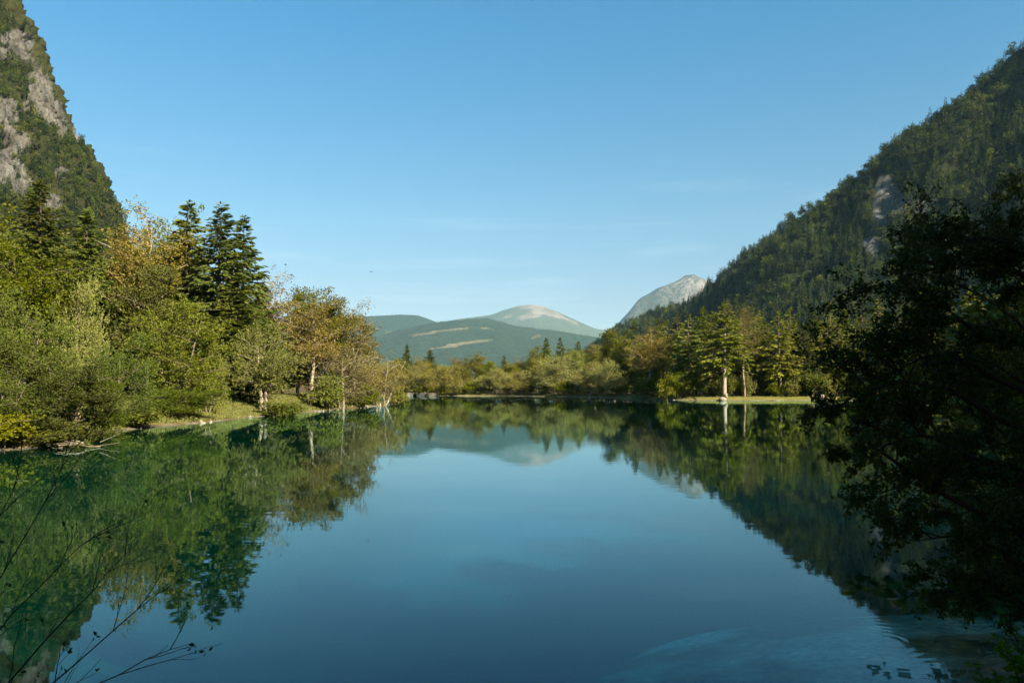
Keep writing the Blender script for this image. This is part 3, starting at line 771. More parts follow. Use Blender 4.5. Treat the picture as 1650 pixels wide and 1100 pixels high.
# ------------------------------------------------------------------ trees of the far shore
fw = 'willows along the far shore'
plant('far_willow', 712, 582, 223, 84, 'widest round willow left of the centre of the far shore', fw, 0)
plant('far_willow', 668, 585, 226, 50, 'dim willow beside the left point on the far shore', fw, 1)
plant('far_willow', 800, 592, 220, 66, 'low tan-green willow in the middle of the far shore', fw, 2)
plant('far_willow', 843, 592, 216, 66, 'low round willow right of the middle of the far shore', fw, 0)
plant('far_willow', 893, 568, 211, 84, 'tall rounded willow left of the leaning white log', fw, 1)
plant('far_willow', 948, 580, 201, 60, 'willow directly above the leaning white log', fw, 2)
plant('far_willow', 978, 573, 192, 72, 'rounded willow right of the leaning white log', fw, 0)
plant('golden', 768, 566, 240, 44, 'yellow-green poplar-like tree standing over the far willows', None, 0)
plant('spruce', 655, 554, 248, 26, 'slim spruce right of the left point on the far shore', 'spruces of the far shore', 0)
plant('spruce', 693, 562, 255, 34, 'broad spruce above the widest far willow', 'spruces of the far shore', 1)
plant('spruce', 750, 576, 250, 24, 'small dark spruce left of the poplar-like tree', 'spruces of the far shore', 2)
plant('spruce', 812, 572, 256, 22, 'small spruce over the middle far willows', 'spruces of the far shore', 3)
plant('spruce', 880, 543, 250, 32, 'leftmost of the pair of pointed spruces above the tall rounded willow', 'spruces of the far shore', 0)
plant('spruce', 903, 543, 254, 26, 'rightmost of the pair of pointed spruces above the tall rounded willow', 'spruces of the far shore', 2)
plant('spruce', 932, 548, 248, 34, 'broad dark spruce between the two rounded willows', 'spruces of the far shore', 3)
plant('maple', 674, 570, 246, 32, 'orange-brown tree between the two left far spruces', None, 0)
plant('maple', 736, 574, 252, 34, 'orange tree behind the widest far willow', None, 1)
plant('maple', 834, 574, 250, 30, 'orange-brown tree behind the middle far willows', None, 0)
plant('maple', 957, 552, 236, 40, 'orange tree behind the willows by the leaning white log', None, 1)
plant('broadleaf', 862, 555, 246, 36, 'dark broadleaf tree at the left of the pointed spruces', None, 0)
plant('broadleaf', 918, 556, 258, 34, 'green broadleaf tree behind the tall rounded willow', None, 1)
plant('broadleaf', 990, 528, 225, 60, 'big dark broadleaf tree where the right wood begins', None, 2)
for px, top, D, w in [(640, 575, 262, 40), (700, 585, 260, 45), (725, 588, 266, 45), (785, 586, 262, 45), (820, 588, 262, 45), (850, 578, 266, 40), (875, 572, 270, 40), (905, 566, 272, 44), (940, 565, 268, 44), (970, 556, 262, 44)]:
    plant('wood_edge', px, top, D, w, 'green tree crowded behind the willows of the far shore', 'trees deep behind the far shore')

# ------------------------------------------------------------------ trees of the right shore
plant('maple', 1045, 520, 178, 68, 'brown autumn tree with several thin trunks on the right shore', None, 0, 1.0)
plant('tall_spruce', 1168, 485, 156, 74, 'tall dark spruce with long bare white trunk on the right shore', 'spruces of the right shore', 0)
plant('pine', 1203, 488, 159, 66, 'tall brown pine with reddish trunk beside the white-trunked spruce', None, 0, 0.2)
plant('tall_spruce', 1257, 503, 160, 62, 'pointed spruce right of the tall brown pine', 'spruces of the right shore', 2)
plant('tall_spruce', 1110, 505, 165, 52, 'spruce with short pale trunk left of the white-trunked spruce', 'spruces of the right shore', 1)
plant('spruce', 1135, 492, 172, 50, 'dark spruce close behind the white-trunked spruce', 'spruces of the right shore', 0)
plant('spruce', 1010, 530, 205, 36, 'dark spruce just left of the brown autumn tree', 'spruces of the right shore', 2)
plant('shrub', 1052, 606, 172, 60, 'tan-green shrub under the brown autumn tree at the water', None, 1)
for i, (px, top, D, w) in enumerate(sorted([(1022, 515, 200, 40), (1075, 515, 188, 44), (1092, 500, 182, 44), (1150, 500, 185, 46), (1185, 505, 182, 46), (1232, 512, 174, 44), (1285, 515, 168, 46), (1312, 500, 166, 48), (1335, 512, 168, 46),
                                  (1362, 495, 164, 50), (1392, 505, 162, 50), (1225, 500, 195, 46), (1275, 495, 190, 46), (1340, 485, 188, 50), (1418, 480, 165, 54), (1455, 490, 160, 56), (1490, 470, 158, 58), (1530, 480, 150, 60), (1570, 460, 146, 64), (1610, 470, 140, 66), (1655, 455, 136, 70)])):
    plant('tall_spruce' if i % 3 else 'spruce', px, top, D, w, (ORD[i] + ' spruce from the left in the row of the right shore wood') if px < 1400 else 'dark spruce behind the arching boughs on the right shore', 'spruces in the row of the right shore wood')
for i, (px, top, D, w) in enumerate([(1068, 540, 190, 50), (1128, 545, 178, 50), (1205, 550, 176, 50), (1240, 555, 176, 50), (1300, 545, 172, 52), (1350, 548, 170, 54), (1405, 540, 168, 60), (1465, 530, 162, 64), (1520, 530, 156, 70), (1580, 520, 146, 76), (1640, 515, 138, 80),
                                     (1000, 555, 215, 50), (1035, 548, 200, 50), (1095, 550, 190, 50)]):
    plant('golden' if i in (4, 5) else 'wood_edge', px, top, D, w, 'green tree between the spruces of the right shore wood', 'broadleaf trees in the right shore wood')
for i, (px, top, D, w) in enumerate([(1062, 512, 192, 40), (1100, 520, 172, 44), (1122, 508, 176, 44), (1148, 515, 168, 46), (1188, 520, 168, 40), (1218, 508, 168, 44), (1240, 520, 165, 46), (1272, 512, 164, 46), (1298, 520, 163, 46), (1325, 515, 163, 46), (1350, 508, 162, 46), (1380, 512, 162, 48)]):
    plant('tall_spruce' if i % 2 else 'spruce', px, top, D, w, ORD[i] + ' spruce from the left in the front rank of the right shore', 'spruces in the front rank of the right shore')
for px, top, D, w, k in [(648, 580, 228, 36, 'broadleaf'), (684, 578, 236, 40, 'golden'), (742, 585, 230, 44, 'golden'), (786, 580, 234, 40, 'broadleaf'), (822, 582, 232, 40, 'golden'), (866, 570, 228, 40, 'golden'), (925, 562, 222, 46, 'broadleaf'), (1004, 545, 205, 46, 'golden'), (1025, 540, 192, 46, 'broadleaf'), (1078, 540, 174, 44, 'golden')]:
    plant(k, px, top, D, w, ('yellow-green' if k == 'golden' else 'green') + ' tree filling a gap between the far shore willows', 'trees between the far shore willows')
for i in range(24):
    px = 1075 + i * 14.5 + random.uniform(-5, 5)
    D = 161.0 + random.uniform(-2.5, 5)
    plant('shrub', px, 608 + random.uniform(-12, 10), D, random.uniform(26, 44), ORD[i] + ' bush from the left in the undergrowth under the right shore spruces', 'bushes under the right shore wood')
for i in range(20):
    px = 655 + i * 20 + random.uniform(-6, 6)
    D = {0: 223}.get(i, 0) or (221 if px < 850 else 217 - (px - 850) * 0.19)
    plant('shrub', px, 616 + random.uniform(-6, 6), D + random.uniform(-1, 3), random.uniform(20, 40), ORD[i] + ' low bush from the left along the far shore willows', 'bushes along the far shore')
# wood on the right bank beyond the near branches
for i in range(14):
    y = 34 + i * 8.5
    x = float(np.interp(y, [22, 40, 72, 112, 142, 160], [28, 50, 74, 84, 80, 70])) + random.uniform(4, 14)
    plant('wood_edge' if i % 2 else 'spruce', 0, 0, y, 8.5 * FPX / y, 'shaded tree on the right bank behind the near branches', 'trees on the shaded right bank', x=x, H=random.uniform(15, 21))
for x, y, h, w in [(11.6, 14.5, 6.2, 7.5), (15.5, 20, 8.0, 9), (20.5, 26.5, 9.5, 10), (27, 34, 12, 11), (36, 43, 14, 12), (46, 54, 16, 12)]:
    plant('wood_edge', 0, 0, y, w * FPX / y, 'leafy tree on the right bank close behind the arching boughs', 'leafy trees close behind the arching boughs', x=x, H=h)
# tall trees beside the viewpoint, out of the frame, that put the near bank into shade
for x, y, h, w, k in [(13, -3.5, 19, 10, 'wood_edge'), (19, 2.5, 20, 10, 'broadleaf'), (8, -9, 20, 11, 'wood_edge'), (26, 8, 21, 11, 'wood_edge'), (22, -9, 23, 11, 'broadleaf'), (1, -14, 21, 11, 'wood_edge'), (31, 0, 24, 12, 'broadleaf'), (4.5, -7, 18, 10, 'wood_edge'), (30, 13, 23, 11, 'wood_edge'), (39, 21, 24, 12, 'broadleaf'), (42, 9, 25, 12, 'wood_edge'), (50, 30, 25, 12, 'wood_edge'), (62, 42, 26, 12, 'broadleaf'), (10, 1.0, 15, 8, 'wood_edge')]:
    plant(k, 0, 0, y, 1, 'unseen tall tree beside the viewpoint shading the near bank', 'unseen shade trees beside the viewpoint', x=x, H=h).scale = (w / 9, w / 9, h * 0.97 / 16)

# ------------------------------------------------------------------ forests on the mountains
def low_conifer(seed, n=26, H=17, Rw=3.2):
    r = np.random.default_rng(seed); bb = MB()
    bb.tube([(0, 0, -1), (0, 0, H * .9)], (0.2, 0.03), 4, 1)
    s = r.uniform(0, 1, n * 7) ** 1.25; a = r.uniform(0, 6.28, n * 7)
    Rr = Rw * (1 - s) ** 0.8 * r.uniform(0.25, 0.75, n * 7)
    c = np.stack([np.cos(a) * Rr, np.sin(a) * Rr, H * (0.12 + 0.86 * s)], 1)
    d = np.stack([np.cos(a), np.sin(a), -0.35 + 0.9 * s ** 2 + r.normal(0, .2, n * 7)], 1)
    bb.leaves(c, d, (1.9 * (1 - s) + 0.7) * r.uniform(0.7, 1.2, n * 7), 0.28, 0)
    return bb
def low_round(seed, n=260, H=13, Rw=4.2):
    r = np.random.default_rng(seed); bb = MB()
    bb.tube([(0, 0, -1), (0.1, 0, H * .6)], (0.25, 0.08), 4, 1)
    lob = r.normal(size=(9, 3)) * np.array([Rw * .45, Rw * .45, H * 0.16]) + np.array([0, 0, H * 0.6])
    k = r.integers(0, 9, n)
    o = unit(r.normal(size=(n, 3)) + np.array([0, 0, 0.2]))
    c = lob[k] + o * r.uniform(0.5, 1, (n, 1)) * Rw * 0.52
    bb.leaves(c, o + r.normal(size=(n, 3)) * 0.7, r.uniform(0.8, 1.7, n), 0.38, 0)
    return bb
def low_shrub(seed): return low_round(seed, 150, 5, 2.4)
TEMPL = bpy.data.collections.new('forest_templates')
low = []
for nm, bb, mt in [('a_conifer', low_conifer(1), 'spruce_far'), ('b_conifer', low_conifer(2, 22, 19, 2.7), 'spruce_far'), ('c_round', low_round(3), 'broad_far'), ('d_round', low_round(4, 280, 15, 4.6), 'broad_far'), ('e_round', low_round(5, 240, 12, 4.0), 'broad_far'), ('f_shrub', low_shrub(6), 'broad_far')]:
    me = bb.mesh(nm, [M[mt], M['bark_dark']]); low.append(me)
    o = bpy.data.objects.new(nm, me); TEMPL.objects.link(o)
LOWTOP = [17, 19, 13, 15, 12, 5]

def scatter_stuff(name, pts, idx, scl, label, category, templ):
    """one object: instances on points, picked by index"""
    me = bpy.data.meshes.new(name); me.vertices.add(len(pts)); me.vertices.foreach_set('co', np.asarray(pts, np.float32).ravel())
    for k, v, ty in (('idx', idx, 'INT'), ('scl', scl, 'FLOAT'), ('rot', rng.uniform(0, 6.28, len(pts)), 'FLOAT')):
        a = me.attributes.new(k, ty, 'POINT'); a.data.foreach_set('value', np.asarray(v, np.int32 if ty == 'INT' else np.float32))
    o = link(name, me, kind='stuff', label=label, category=category)
    ng = bpy.data.node_groups.new(name + '_nodes', 'GeometryNodeTree')
    ng.interface.new_socket('Geometry', in_out='INPUT', socket_type='NodeSocketGeometry')
    ng.interface.new_socket('Geometry', in_out='OUTPUT', socket_type='NodeSocketGeometry')
    n, l = ng.nodes, ng.links
    gi, go = n.new('NodeGroupInput'), n.new('NodeGroupOutput')
    ci = n.new('GeometryNodeCollectionInfo'); ci.inputs[0].default_value = templ
    ci.inputs[1].default_value = True; ci.inputs[2].default_value = True
    ip = n.new('GeometryNodeInstanceOnPoints'); ip.inputs['Pick Instance'].default_value = True
    def named(k, ty):
        q = n.new('GeometryNodeInputNamedAttribute'); q.data_type = ty; q.inputs[0].default_value = k; return q.outputs[0]
    cx = n.new('ShaderNodeCombineXYZ'); l.new(named('rot', 'FLOAT'), cx.inputs[2])
    l.new(gi.outputs[0], ip.inputs['Points']); l.new(ci.outputs[0], ip.inputs['Instance']); l.new(named('idx', 'INT'), ip.inputs['Instance Index'])
    l.new(cx.outputs[0], ip.inputs['Rotation']); l.new(named('scl', 'FLOAT'), ip.inputs['Scale']); l.new(ip.outputs[0], go.inputs[0])
    md = o.modifiers.new('instances', 'NODES'); md.node_group = ng
    return o

def small_tree(me, p, s, rot, name, label, cat, group):
    o = bpy.data.objects.new(name, me); COL.objects.link(o)
    o.location = p; o.scale = (s, s, s); o.rotation_euler = (0, 0, rot)
    o['label'] = label; o['category'] = cat; o['group'] = group

# right mountain: trees on the side towards the lake
N = 72000
x = rng.uniform(-100, 1050, N); y = rng.uniform(150, 2050, N)
zf = right_z(x, y)
P = np.stack([x, y, zf], 1)
px, py, f = project(P)
ok = (zf > 6) & (f > 0) & (px > 880) & (px < 2300) & (right_rock(px, py) < 0.42)
# keep the near side of the ridge and a little beyond
eps = 6.0
gxn = (right_z(x + eps, y) - zf) / eps; gyn = (right_z(x, y + eps) - zf) / eps
facing = (-gxn * (0 - x) + -gyn * (0 - y)) / np.hypot(x, y)
ok &= (facing > -0.25)
P, px, py, f = P[ok], px[ok], py[ok], f[ok]
con = vnoise(P[:, 0] * 0.012, P[:, 1] * 0.012, 5) + rng.uniform(-0.35, 0.35, len(P)) + 0.25 * sstep(120, 20, P[:, 2])
idx = np.where(con > 0.52, rng.integers(0, 2, len(P)), rng.integers(2, 5, len(P)))
scl = rng.uniform(0.36, 1.05, len(P))
cand = np.where((px > 1010) & (px < 1440) & (py < 498) & (py > 60))[0]
cand = cand[np.argsort(f[cand] / (scl[cand] * np.array(LOWTOP)[idx[cand]]))]
big = np.concatenate([cand[idx[cand] < 2][:110], cand[idx[cand] >= 2][:110]])
for i in big:
    c = idx[i] < 2
    small_tree(low[idx[i]], P[i] - np.array([0, 0, 0.6]), scl[i], rng.uniform(0, 6.28), 'conifer_tree' if c else 'broadleaf_tree',
               'dark pointed conifer in the forest on the right mountainside' if c else 'round green treetop in the forest on the right mountainside', 'conifer' if c else 'tree',
               'conifers on the right mountainside' if c else 'broadleaf trees on the right mountainside')
rest = np.ones(len(P), bool); rest[big] = False
scatter_stuff('mountain_forest', P[rest], idx[rest], scl[rest], 'dense mixed forest covering the right mountainside', 'forest', TEMPL)

# left mountain: trees clinging to the cliff
N = 30000
iu = rng.integers(int(NU * 0.3), int(NU * 0.8), N); iv = rng.integers(2, NV - 1, N)
P = LP[iv, iu] + rng.normal(size=(N, 3)) * 0.8
px, py, f = project(P)
rk = np.where(f > 0, left_rock(px, py), 0)
ok = (f > 0) & (px > -260) & (px < 330) & (py < 420) & (py > -160) & (rng.uniform(0, 1, N) > np.clip(rk * 1.5, 0, 0.97))
tocam = unit(np.array([0, 0, 3.0]) - P)
ok &= (NRM[iv, iu] * tocam).sum(1) > -0.25
P, px, py, f = P[ok], px[ok], py[ok], f[ok]
idx = rng.choice([0, 1, 2, 3, 4, 5, 5], len(P)); scl = rng.uniform(0.26, 0.80, len(P)) * np.where(idx == 5, 1.3, 1)
vis = np.where((px > 2) & (px < 195) & (py < 315) & (py > 5) & (idx != 5))[0]
vis = vis[np.argsort(-(scl[vis] * np.array(LOWTOP)[idx[vis]]) / f[vis])][:120]
for i in vis:
    c = idx[i] < 2
    small_tree(low[idx[i]], P[i] - np.array([0, 0, 0.8]), scl[i], rng.uniform(0, 6.28), 'conifer_tree' if c else 'broadleaf_tree',
               'small dark conifer clinging to the left rock face' if c else 'small round tree clinging to the left rock face', 'conifer' if c else 'tree',
               'conifers on the left rock face' if c else 'broadleaf trees on the left rock face')
rest = np.ones(len(P), bool); rest[vis] = False
scatter_stuff('cliff_scrub', P[rest], idx[rest], scl[rest], 'scrub and small trees growing over the left rock face', 'scrub', TEMPL)

# woods on the far hill
TEMPL2 = bpy.data.collections.new('far_templates')
for nm, bb, mt in [('a_far', low_conifer(7, 5, 20, 4.4), 'spruce_far'), ('b_far', low_round(8, 36, 16, 5.5), 'broad_far')]:
    TEMPL2.objects.link(bpy.data.objects.new(nm, bb.mesh(nm, [M[mt], M['bark_dark']])))
for nm, PP, mm, cnt, lab in [('hill_forest', P_main, m_main, 42000, 'dense hazy forest covering the far rounded hill'), ('back_hill_forest', P_lefth, m_lefth, 16000, 'hazy blue forest on the farther hill at left')]:
    n0, n1_ = PP.shape[:2]
    a, c = rng.integers(0, n0 - 1, cnt), rng.integers(0, n1_ - 1, cnt)
    q = PP[a, c] + np.stack([rng.uniform(-14, 14, cnt), rng.uniform(-14, 14, cnt), np.zeros(cnt)], 1)
    ppx, ppy, ff = project(q)
    ok = (mm[a, c] < rng.uniform(0.1, 0.75, cnt)) & (q[:, 2] > 8) & (ppx > 540) & (ppx < 1060)
    q = q[ok]
    scatter_stuff(nm, q - np.array([0, 0, 1.5]), rng.integers(0, 2, len(q)), rng.uniform(0.6, 1.15, len(q)), lab, 'forest', TEMPL2)

# ------------------------------------------------------------------ shore details
# grass tufts along the banks
n = 60000
gxp = rng.uniform(-60, 95, n); gyp = rng.uniform(3, 240, n)
sdp = lake_sd(gxp, gyp)
ok = (sdp > 0.25) & (sdp < 9)
n2_ = 90000
ax = rng.normal(-28, 7, n2_); ay = rng.normal(80, 11, n2_); asd = lake_sd(ax, ay)
ok2 = (asd > 0.4)
X2 = np.concatenate([gxp[ok], ax[ok2]]); Y2 = np.concatenate([gyp[ok], ay[ok2]])
Z2 = ground_z(X2, Y2)
k = Z2 > 0.04
X2, Y2, Z2 = X2[k], Y2[k], Z2[k]
g = MB()
hgt = rng.uniform(0.10, 0.34, len(X2))
g.leaves(np.stack([X2, Y2, Z2 - 0.03], 1), rng.normal(size=(len(X2), 3)) * np.array([0.35, 0.35, 0]) + np.array([0, 0, 1]), hgt, 0.22, 0)
M['grass'] = leaf_mat('bank_grass', (0.080, 0.092, 0.018), (0.190, 0.172, 0.052), 0.3, 0.35, 0.5, (0.78, 1.2), (0.85, 1.0))
link('grass', g.mesh('grass', [M['grass']]), kind='stuff', label='short green grass on the banks of the lake', category='grass')

# pale stones at the waterline
def stone_mesh(b, c, r, seed):
    q = np.random.default_rng(seed)
    th = np.linspace(0, math.pi, 6); ph = np.linspace(0, 2 * math.pi, 8, endpoint=False)
    T, Ph = np.meshgrid(th, ph, indexing='ij')
    rr = 1 + 0.25 * q.normal(size=T.shape); rr[0] = rr[0, 0]; rr[-1] = rr[-1, 0]
    sc = np.array([1, q.uniform(.6, 1), q.uniform(.4, .75)]) * r
    a = q.uniform(0, 6.28)
    v = np.stack([np.sin(T) * np.cos(Ph), np.sin(T) * np.sin(Ph), np.cos(T)], -1) * rr[..., None] * sc
    v = v @ np.array([[math.cos(a), -math.sin(a), 0], [math.sin(a), math.cos(a), 0], [0, 0, 1]])
    V = v.reshape(-1, 3) + c
    i = np.arange(5)[:, None] * 8; j = np.arange(8)[None, :]
    b.add(V, np.stack([i + j, i + 8 + j, i + 8 + (j + 1) % 8, i + (j + 1) % 8], -1).reshape(-1, 4))
t = NT('shore_stone'); nn = t.noise(3.0, 6)
t.principled(t.mix(t.rng(nn, 0.3, 0.7), (0.14, 0.12, 0.09), (0.34, 0.30, 0.24)), 0.9, 0.2, t.bump(nn, 0.5, 0.05)); M['stone'] = t.m
sb = MB()
E = np.roll(LAKE, -1, 0)
for kk in range(260):
    e = random.randrange(14, len(LAKE) - 8); s = random.random()
    q = LAKE[e] * (1 - s) + E[e] * s + rng.normal(size=2) * 0.5
    zz = gz1(q[0], q[1])
    if -0.12 < zz < 0.35: stone_mesh(sb, np.array([q[0], q[1], zz + 0.02]), random.uniform(0.06, 0.22), kk)
link('shore_stones', sb.mesh('shore_stones', [M['stone']], True), kind='stuff', label='pale stones strewn along the waterline', category='stones')

def on_ground(px, D, dz=0):
    X = at(px, 620, D)[0]; return np.array([X, D, gz1(X, D) + dz])

# white boulder at the foot of the white-trunked spruce, heap of earth beside it
b = MB(); stone_mesh(b, np.zeros(3), 0.55, 901); 
o = link('boulder', b.mesh('boulder', [M['stone']], True), label='upright white boulder beside the white-trunked spruce on right shore', category='boulder')
o.location = on_ground(1170, 155.5, 0.35); o.scale = (0.7, 0.7, 1.5)
b = MB(); stone_mesh(b, np.zeros(3), 0.8, 902)
o = link('boulder', b.mesh('boulder', [M['stone']], True), label='low brown boulder at the waterline under the white-trunked spruce', category='boulder')
o.location = on_ground(1164, 153.4, 0.05)
b = MB(); stone_mesh(b, np.zeros(3), 0.7, 903)
o = link('boulder', b.mesh('boulder', [M['stone']], True), label='pale boulder on the grass near the near branches on right shore', category='boulder')
o.location = on_ground(1323, 157, 0.25)
# leaning white log
b = MB(); b.tube([(-0.7, 0, -0.1), (-0.2, 0.05, 0.55), (0.25, 0, 1.15), (0.5, 0.1, 1.5)], (0.20, 0.17, 0.13, 0.05), 8)
b.tube([(0.1, 0, 0.9), (0.7, 0.1, 0.7), (1.3, 0.1, 0.15)], (0.09, 0.07, 0.03), 6)
o = link('driftwood_log', b.mesh('driftwood_log', [M['dead']], True), label='bleached white log leaning up at the far shore', category='log')
o.location = on_ground(952, 195.5, 0.0)
# gravel spit of pale blocks and the little weir with two openings
t = NT('weir_stone'); nn = t.noise(1.5, 6); t.principled(t.mix(nn, (0.13, 0.12, 0.09), (0.28, 0.26, 0.20)), 0.9, 0.2, t.bump(nn, 0.4, 0.1)); M['weir'] = t.m
w = on_ground(676, 222.0)
e = bpy.data.objects.new('stone_weir', None); COL.objects.link(e); e.location = (w[0], 220.6, 0.0)
e['label'] = 'low stone weir with two dark openings on the far shore'; e['category'] = 'weir'
for x0, x1 in ((-4.2, -1.7), (-0.6, 1.6), (2.7, 5.4)):
    b = MB(); boxes(b, (x0, 0, -1.2), (x1, 2.0, 0.55)); link('pier', b.mesh('pier', [M['weir']]), e)
b = MB(); boxes(b, (-4.6, -0.15, 0.553), (5.8, 2.2, 0.83)); link('deck', b.mesh('deck', [M['weir']]), e)
# rustic bench near the foot of the orange maple
bp = on_ground(506, 96.5)
e = bpy.data.objects.new('bench', None); COL.objects.link(e); e.location = bp; e.rotation_euler = (0, 0, 0.25)
e['label'] = 'small weathered wooden bench on the grass beside the orange maple'; e['category'] = 'bench'
for yy in (-0.17, 0.05):
    b = MB(); boxes(b, (-0.75, yy, 0.43), (0.75, yy + 0.19, 0.48)); link('seat_plank', b.mesh('seat_plank', [M['dead']]), e)
for zz in (0.66, 0.84):
    b = MB(); boxes(b, (-0.75, 0.30, zz), (0.75, 0.34, zz + 0.13)); link('back_plank', b.mesh('back_plank', [M['dead']]), e)
for xx in (-0.6, 0.52):
    b = MB(); boxes(b, (xx, -0.16, -0.1), (xx + 0.08, -0.08, 0.427)); boxes(b, (xx, 0.344, -0.1), (xx + 0.08, 0.42, 0.97)); boxes(b, (xx, -0.078, 0.34), (xx + 0.08, 0.342, 0.427))
    link('leg', b.mesh('leg', [M['dead']]), e)
# dry branches at the water's edge on the left
b = MB()
for kk in range(34):
    a0 = np.array([rng.uniform(-2.6, 2.6), rng.uniform(-0.5, 0.6), rng.uniform(-0.05, 0.25)])
    d = unit(np.array([rng.normal() * 1.2, rng.normal() * 0.5, abs(rng.normal()) * 0.14 + 0.02])); L = rng.uniform(0.5, 1.5)
    b.tube(bez(a0, a0 + d * L * 0.5 + rng.normal(size=3) * 0.12, a0 + d * L, 5), np.linspace(rng.uniform(0.014, 0.035), 0.006, 5), 4)
o = link('dead_branches', b.mesh('dead_branches', [M['dead']]), kind='stuff', label='tangle of dry pale branches at the left waterline', category='branches')
o.location = (at(75, 620, 38.2)[0], 38.2, 0.05)

# bird in flight
t = NT('bird_plumage'); nn = t.noise(20, 3); t.principled(t.mix(nn, (0.03, 0.03, 0.03), (0.10, 0.09, 0.08)), 0.8, 0.2); M['bird'] = t.m
b = MB()
b.tube([(-0.20, 0, 0), (-0.14, 0, 0.01), (0, 0, 0.015), (0.12, 0, 0.02), (0.18, 0, 0.03), (0.22, 0, 0.02)], (0.004, 0.03, 0.05, 0.04, 0.03, 0.004), 8)
for s in (-1, 1):
    b.add([(0.08, 0.03 * s, 0.03), (-0.08, 0.03 * s, 0.03), (-0.07, 0.22 * s, 0.11), (0.09, 0.22 * s, 0.12), (-0.10, 0.46 * s, 0.06), (-0.02, 0.46 * s, 0.07),
           (0.08, 0.03 * s, 0.015), (-0.08, 0.03 * s, 0.015), (-0.07, 0.22 * s, 0.10), (0.09, 0.22 * s, 0.105), (-0.10, 0.46 * s, 0.055), (-0.02, 0.46 * s, 0.06)],
          [(0, 1, 2, 3), (3, 2, 4, 5), (6, 9, 8, 7), (9, 11, 10, 8), (0, 3, 9, 6), (3, 5, 11, 9), (5, 4, 10, 11), (4, 2, 8, 10), (2, 1, 7, 8)])
b.add([(-0.18, -0.02, 0.0), (-0.34, -0.06, 0.0), (-0.34, 0.06, 0.0), (-0.18, 0.02, 0.0), (-0.18, -0.02, 0.012), (-0.34, -0.06, 0.008), (-0.34, 0.06, 0.008), (-0.18, 0.02, 0.012)],
      [(0, 1, 2, 3), (7, 6, 5, 4), (0, 4, 5, 1), (1, 5, 6, 2), (2, 6, 7, 3)])
o = link('bird', b.mesh('bird', [M['bird']], True), label='small dark bird flying high over the left wood', category='bird')
o.location = at(598, 438, 120); o.rotation_euler = (0.3, 0.1, 0.6)

# ------------------------------------------------------------------ near branches
def grow(b, leaf_pts, p, d, L, r, depth, up=0.0, kids=4, wig=0.14, ratio=0.55, ang=0.75):
    n = 6; pts = [p]; dd = d.copy()
    for i in range(n - 1):
        dd = unit(dd + rng.normal(size=3) * wig + np.array([0, 0, up])); pts.append(pts[-1] + dd * L / (n - 1))
    pts = np.array(pts)
    b.tube(pts, np.linspace(r, max(r * 0.35, 0.0012), n), 5 if r > 0.01 else 3)
    if depth <= 1: leaf_pts.append(pts)
    if depth == 0: return
    for k in range(kids):
        s = rng.uniform(0.2, 0.98); i = int(s * (n - 1)); q = pts[i]
        td = unit(pts[min(i + 1, n - 1)] - pts[max(i - 1, 0)])
        nd = unit(td + unit(np.cross(td, rng.normal(size=3))) * ang)
        grow(b, leaf_pts, q, nd, L * ratio * rng.uniform(0.7, 1.2), max(r * 0.5, 0.0015), depth - 1, up, kids, wig, ratio, ang)

def twig_leaves(c, leaf_pts, per, L, width=0.27, jit=0.010):
    P = np.concatenate([q[rng.integers(1, len(q), per)] for q in leaf_pts])
    P = P + rng.normal(size=P.shape) * jit
    d = rng.normal(size=P.shape) + np.array([0, 0, -0.25])
    c.leaves(P, d, L * rng.uniform(0.55, 1.2, len(P)), width)

def limb_tree(label, base, limbs, trunk_top, trunk_r, per, leaf, leafmat, kids=5, reach=0.48, name='broadleaf_tree'):
    """limbs: lists of (px, py, D) that a bough passes through, starting at the trunk"""
    w, c, lp = MB(), MB(), []
    base = np.array(base); tt = np.array(trunk_top)
    tl = bez(base - np.array([0, 0, 0.4]), (base + tt) / 2 + np.array([0.15, 0.1, 0]), tt, 10)
    w.tube(tl, np.linspace(trunk_r, trunk_r * 0.35, 10), 9)
    for lb in limbs:
        pts = np.array([at(*q) for q in lb])
        k = np.argmin(np.abs(tl[:, 2] - (pts[0, 2] - 0.25)))
        pts = np.vstack([tl[k], pts])
        u = np.linspace(0, 1, len(pts)); uu = np.linspace(0, 1, 14)
        line = np.stack([np.interp(uu, u, pts[:, i]) for i in range(3)], 1)
        line[1:-1] = (line[:-2] + 2 * line[1:-1] + line[2:]) / 4
        line[1:-1] += rng.normal(size=(12, 3)) * 0.015
        L = np.linalg.norm(np.diff(line, axis=0), axis=1).sum()
        w.tube(line, np.linspace(0.032, 0.004, 14), 6)
        for s in np.linspace(0.15, 1.0, 11):
            i = min(int(s * 13), 12); td = unit(line[i + 1] - line[i])
            nd = unit(td * 0.9 + unit(np.cross(td, rng.normal(size=3))) * 0.8)
            grow(w, lp, line[i], nd, min(L * 0.30, reach) * rng.uniform(0.6, 1.15), 0.008, 2, 0.02, kids)
    twig_leaves(c, lp, per, leaf)
    e = bpy.data.objects.new(name, None); COL.objects.link(e); e.location = base
    e['label'] = label; e['category'] = 'tree'
    off = Matrix.Translation(-Vector(base))
    tm = w.mesh('trunk', [M['twig']], True); tm.transform(off); cm = c.mesh('crown', [M[leafmat]]); cm.transform(off)
    link('trunk', tm, e); link('crown', cm, e)
    return e

